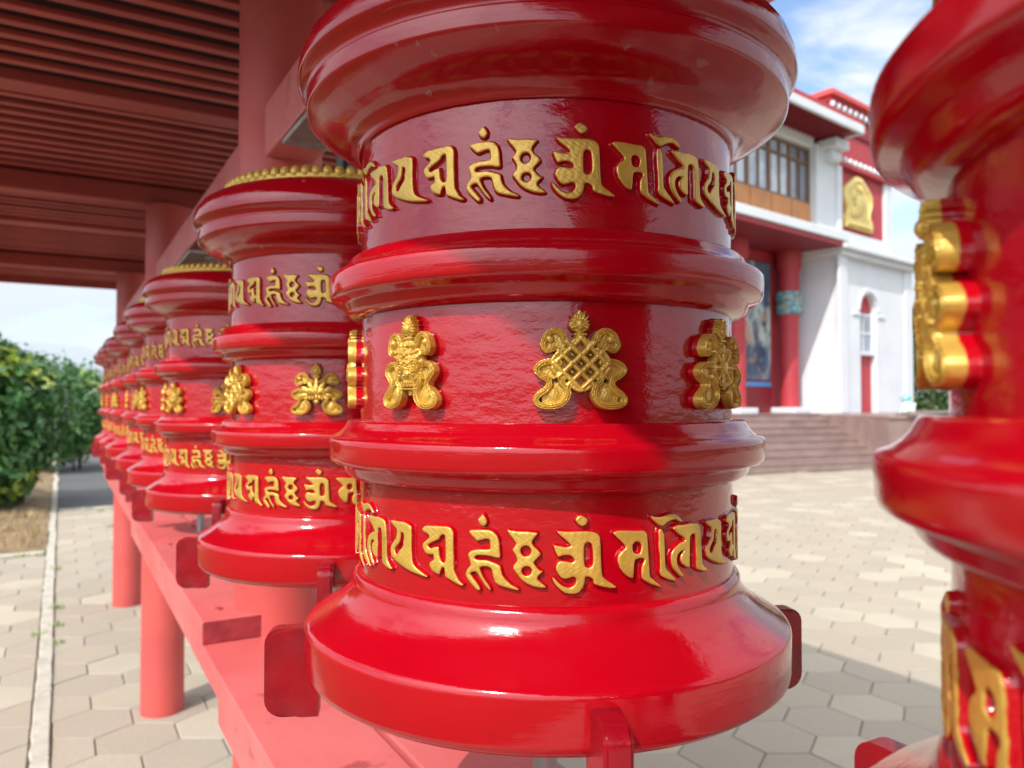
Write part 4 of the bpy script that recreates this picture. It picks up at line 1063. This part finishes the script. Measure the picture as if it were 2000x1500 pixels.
# ------------------------------------------------------------------ guardian lion on the podium
def lion():
    root = tag(empty('lion_statue', (9.12, 17.75, PZ), math.radians(200)), 'small pale turquoise seated lion statue on the podium before the white tower', 'statue')
    b = MB(); b.bbox(-.13, .13, -.2, .2, 0, .06, .01); b.build('plinth', M['granite'], root)
    m = MB()
    m.sphere((0, .09, .17), .12, .95, 1.0, .95); m.sphere((0, 0, .25), .105, .9, .85, 1.35); m.sphere((0, -.06, .40), .085, 1, 1, 1, 14, 10)
    for s in (-1, 1):
        m.tube((s * .055, -.09, .06), (s * .05, -.05, .26), .032, .04, 10); m.sphere((s * .055, -.12, .075), .035, 1, 1.4, .7)
        m.sphere((s * .10, .03, .12), .06, .7, 1.3, 1.0); m.sphere((s * .05, -.06, .475), .025)
    m.sphere((0, -.135, .385), .042, 1.1, 1, .8); m.tube((0, .18, .1), (0, .22, .3), .025, .035, 8)
    m.build('body', M['statue_paint'], root, True, 60)
    mane = MB()
    for k in range(16):
        a = 2 * math.pi * k / 16; mane.sphere((.088 * math.cos(a), -.035 + .02 * math.sin(k), .40 + .088 * math.sin(a)), .034)
    for k in range(10): mane.sphere((random.uniform(-.07, .07), .02 + random.uniform(0, .04), random.uniform(.33, .45)), .034)
    mane.build('mane', M['teal_trim'], root, True, 60)
lion()

# ------------------------------------------------------------------ shrubs and trees
def leaf_mesh(name, lobes, n, size, bright=0.14, frame=None, shell=0.55):
    vol = np.array([l[3] * l[4] * l[5] for l in lobes]); pick = RNG.choice(len(lobes), n, p=vol ** .75 / (vol ** .75).sum())
    L = np.array(lobes)[pick]
    d = RNG.normal(size=(n, 3)); d /= np.linalg.norm(d, axis=1)[:, None]
    # clumped radius gives uneven outline with gaps
    k = np.sin(d[:, 0] * 7 + pick) * np.sin(d[:, 1] * 8 + 2 * pick) * np.sin(d[:, 2] * 7 + 1.3)
    rad = (shell + (1 - shell) * RNG.random(n) ** .5) * (1 + 0.16 * k) + 0.10 * RNG.random(n) ** 6
    c = L[:, :3] + d * L[:, 3:6] * rad[:, None]
    ok = c[:, 2] > 0.05; c = c[ok]; d = d[ok]; rad = rad[ok]; n = len(c)
    nrm = d * 0.7 + RNG.normal(size=(n, 3)) * 0.55 + np.array([0, 0, .35]); nrm /= np.linalg.norm(nrm, axis=1)[:, None]
    a = np.cross(nrm, RNG.normal(size=(n, 3))); a /= np.linalg.norm(a, axis=1)[:, None]; b = np.cross(nrm, a)
    s = size * (0.65 + 0.7 * RNG.random(n))[:, None]
    V = np.stack([c - a * s * .5, c - b * s * .27 + nrm * s * .08, c + a * s * .55, c + b * s * .27 + nrm * s * .08], 1).reshape(-1, 3)
    me = bpy.data.meshes.new(name)
    F = np.arange(4 * n).reshape(n, 4)
    me.vertices.add(4 * n); me.vertices.foreach_set('co', V.astype(np.float32).ravel())
    me.loops.add(4 * n); me.loops.foreach_set('vertex_index', F.astype(np.int32).ravel())
    me.polygons.add(n); me.polygons.foreach_set('loop_start', np.arange(0, 4 * n, 4, dtype=np.int32))
    me.update(calc_edges=True); me.validate()
    # young yellowish shoots grow in clusters
    cl = np.sin(c[:, 0] * 3.1 + 1) * np.sin(c[:, 1] * 2.7) * np.sin(c[:, 2] * 3.7 + .5)
    tone = 0.75 * RNG.random(n); tone = np.where((cl > 0.36) & (RNG.random(n) < .55) & (rad > .85), 1.0, tone)
    me.attributes.new('tone', 'FLOAT', 'FACE').data.foreach_set('value', tone.astype(np.float32))
    return me
def shrub(name, label, cat, t, l, lobes, n, size, mat, trunk=None, at=None):
    root = tag(empty(name, at if at else row(t, l), PROT), label, cat)
    link('foliage' if cat == 'shrub' else 'crown', leaf_mesh(name + '_leaves', lobes, n, size), M[mat], root)
    m = MB()
    if trunk: m.tube((0, 0, 0), (0, 0, trunk[1]), trunk[0], trunk[0] * .5, 10)
    for q in lobes:
        for _ in range(2 if trunk else 4):
            b = Vector((q[0], q[1], q[2])) + Vector((random.uniform(-.5, .5) * q[3], random.uniform(-.5, .5) * q[4], random.uniform(-.1, .5) * q[5]))
            a = Vector((0, 0, trunk[1] * random.uniform(.3, .9))) if trunk else Vector((q[0] + random.uniform(-.2, .2), q[1] + random.uniform(-.2, .2), 0))
            mid = a.lerp(b, .5) + Vector((random.uniform(-.1, .1), random.uniform(-.1, .1), .08))
            r0 = (trunk[0] * .35 if trunk else .022)
            m.tube(a, mid, r0, r0 * .7, 7); m.tube(mid, b, r0 * .7, r0 * .3, 7)
    m.build('stem' if cat == 'shrub' else 'trunk', M['bark'], root, True)
shrub('leafy_shrub', 'tall dense dark green shrub with yellowish shoots at the left edge', 'shrub', 8.8, -2.0,
      [(0.1, -.1, 1.25, 1.25, 1.35, 1.2), (1.0, .2, 1.35, .72, 1.2, .9), (-1.6, -.1, 1.4, 1.3, 1.4, 1.35), (.55, -.2, 2.0, .55, .8, .5), (-.5, -.3, 2.12, .6, .8, .58), (-1.4, -.4, 2.3, .7, .8, .55), (.2, -.3, 2.35, .28, .4, .4), (-.9, -.4, 2.55, .25, .4, .38), (.9, -.2, .7, .45, .9, .6), (-.8, -.5, .7, 1.0, 1.0, .65)],
      21000, 0.15, 'shrub_leaf')
shrub('leafy_shrub', 'smaller green shrub farther off, beyond the end of the wheel row', 'shrub', 15.5, -.9,
      [(0, 0, 1.25, 1.5, 1.6, 1.25), (.9, .3, 1.3, .9, 1.2, 1.0)], 9000, 0.12, 'shrub_leaf')
tx = (17.2, 31.5, 0)
shrub('green_tree', 'dense green tree behind the right end of the white tower', 'tree', 0, 0,
      [(0, 0, 2.4, 2.0, 2.0, 2.3), (1.6, .4, 2.6, 1.9, 1.9, 2.5), (-.3, .2, 4.2, 1.2, 1.2, 1.2), (1.2, 0, 4.8, 1.4, 1.3, 1.2), (3.2, .5, 3.0, 2.0, 2.0, 2.6)], 14000, 0.2, 'tree_leaf', trunk=(.22, 3.2), at=tx)
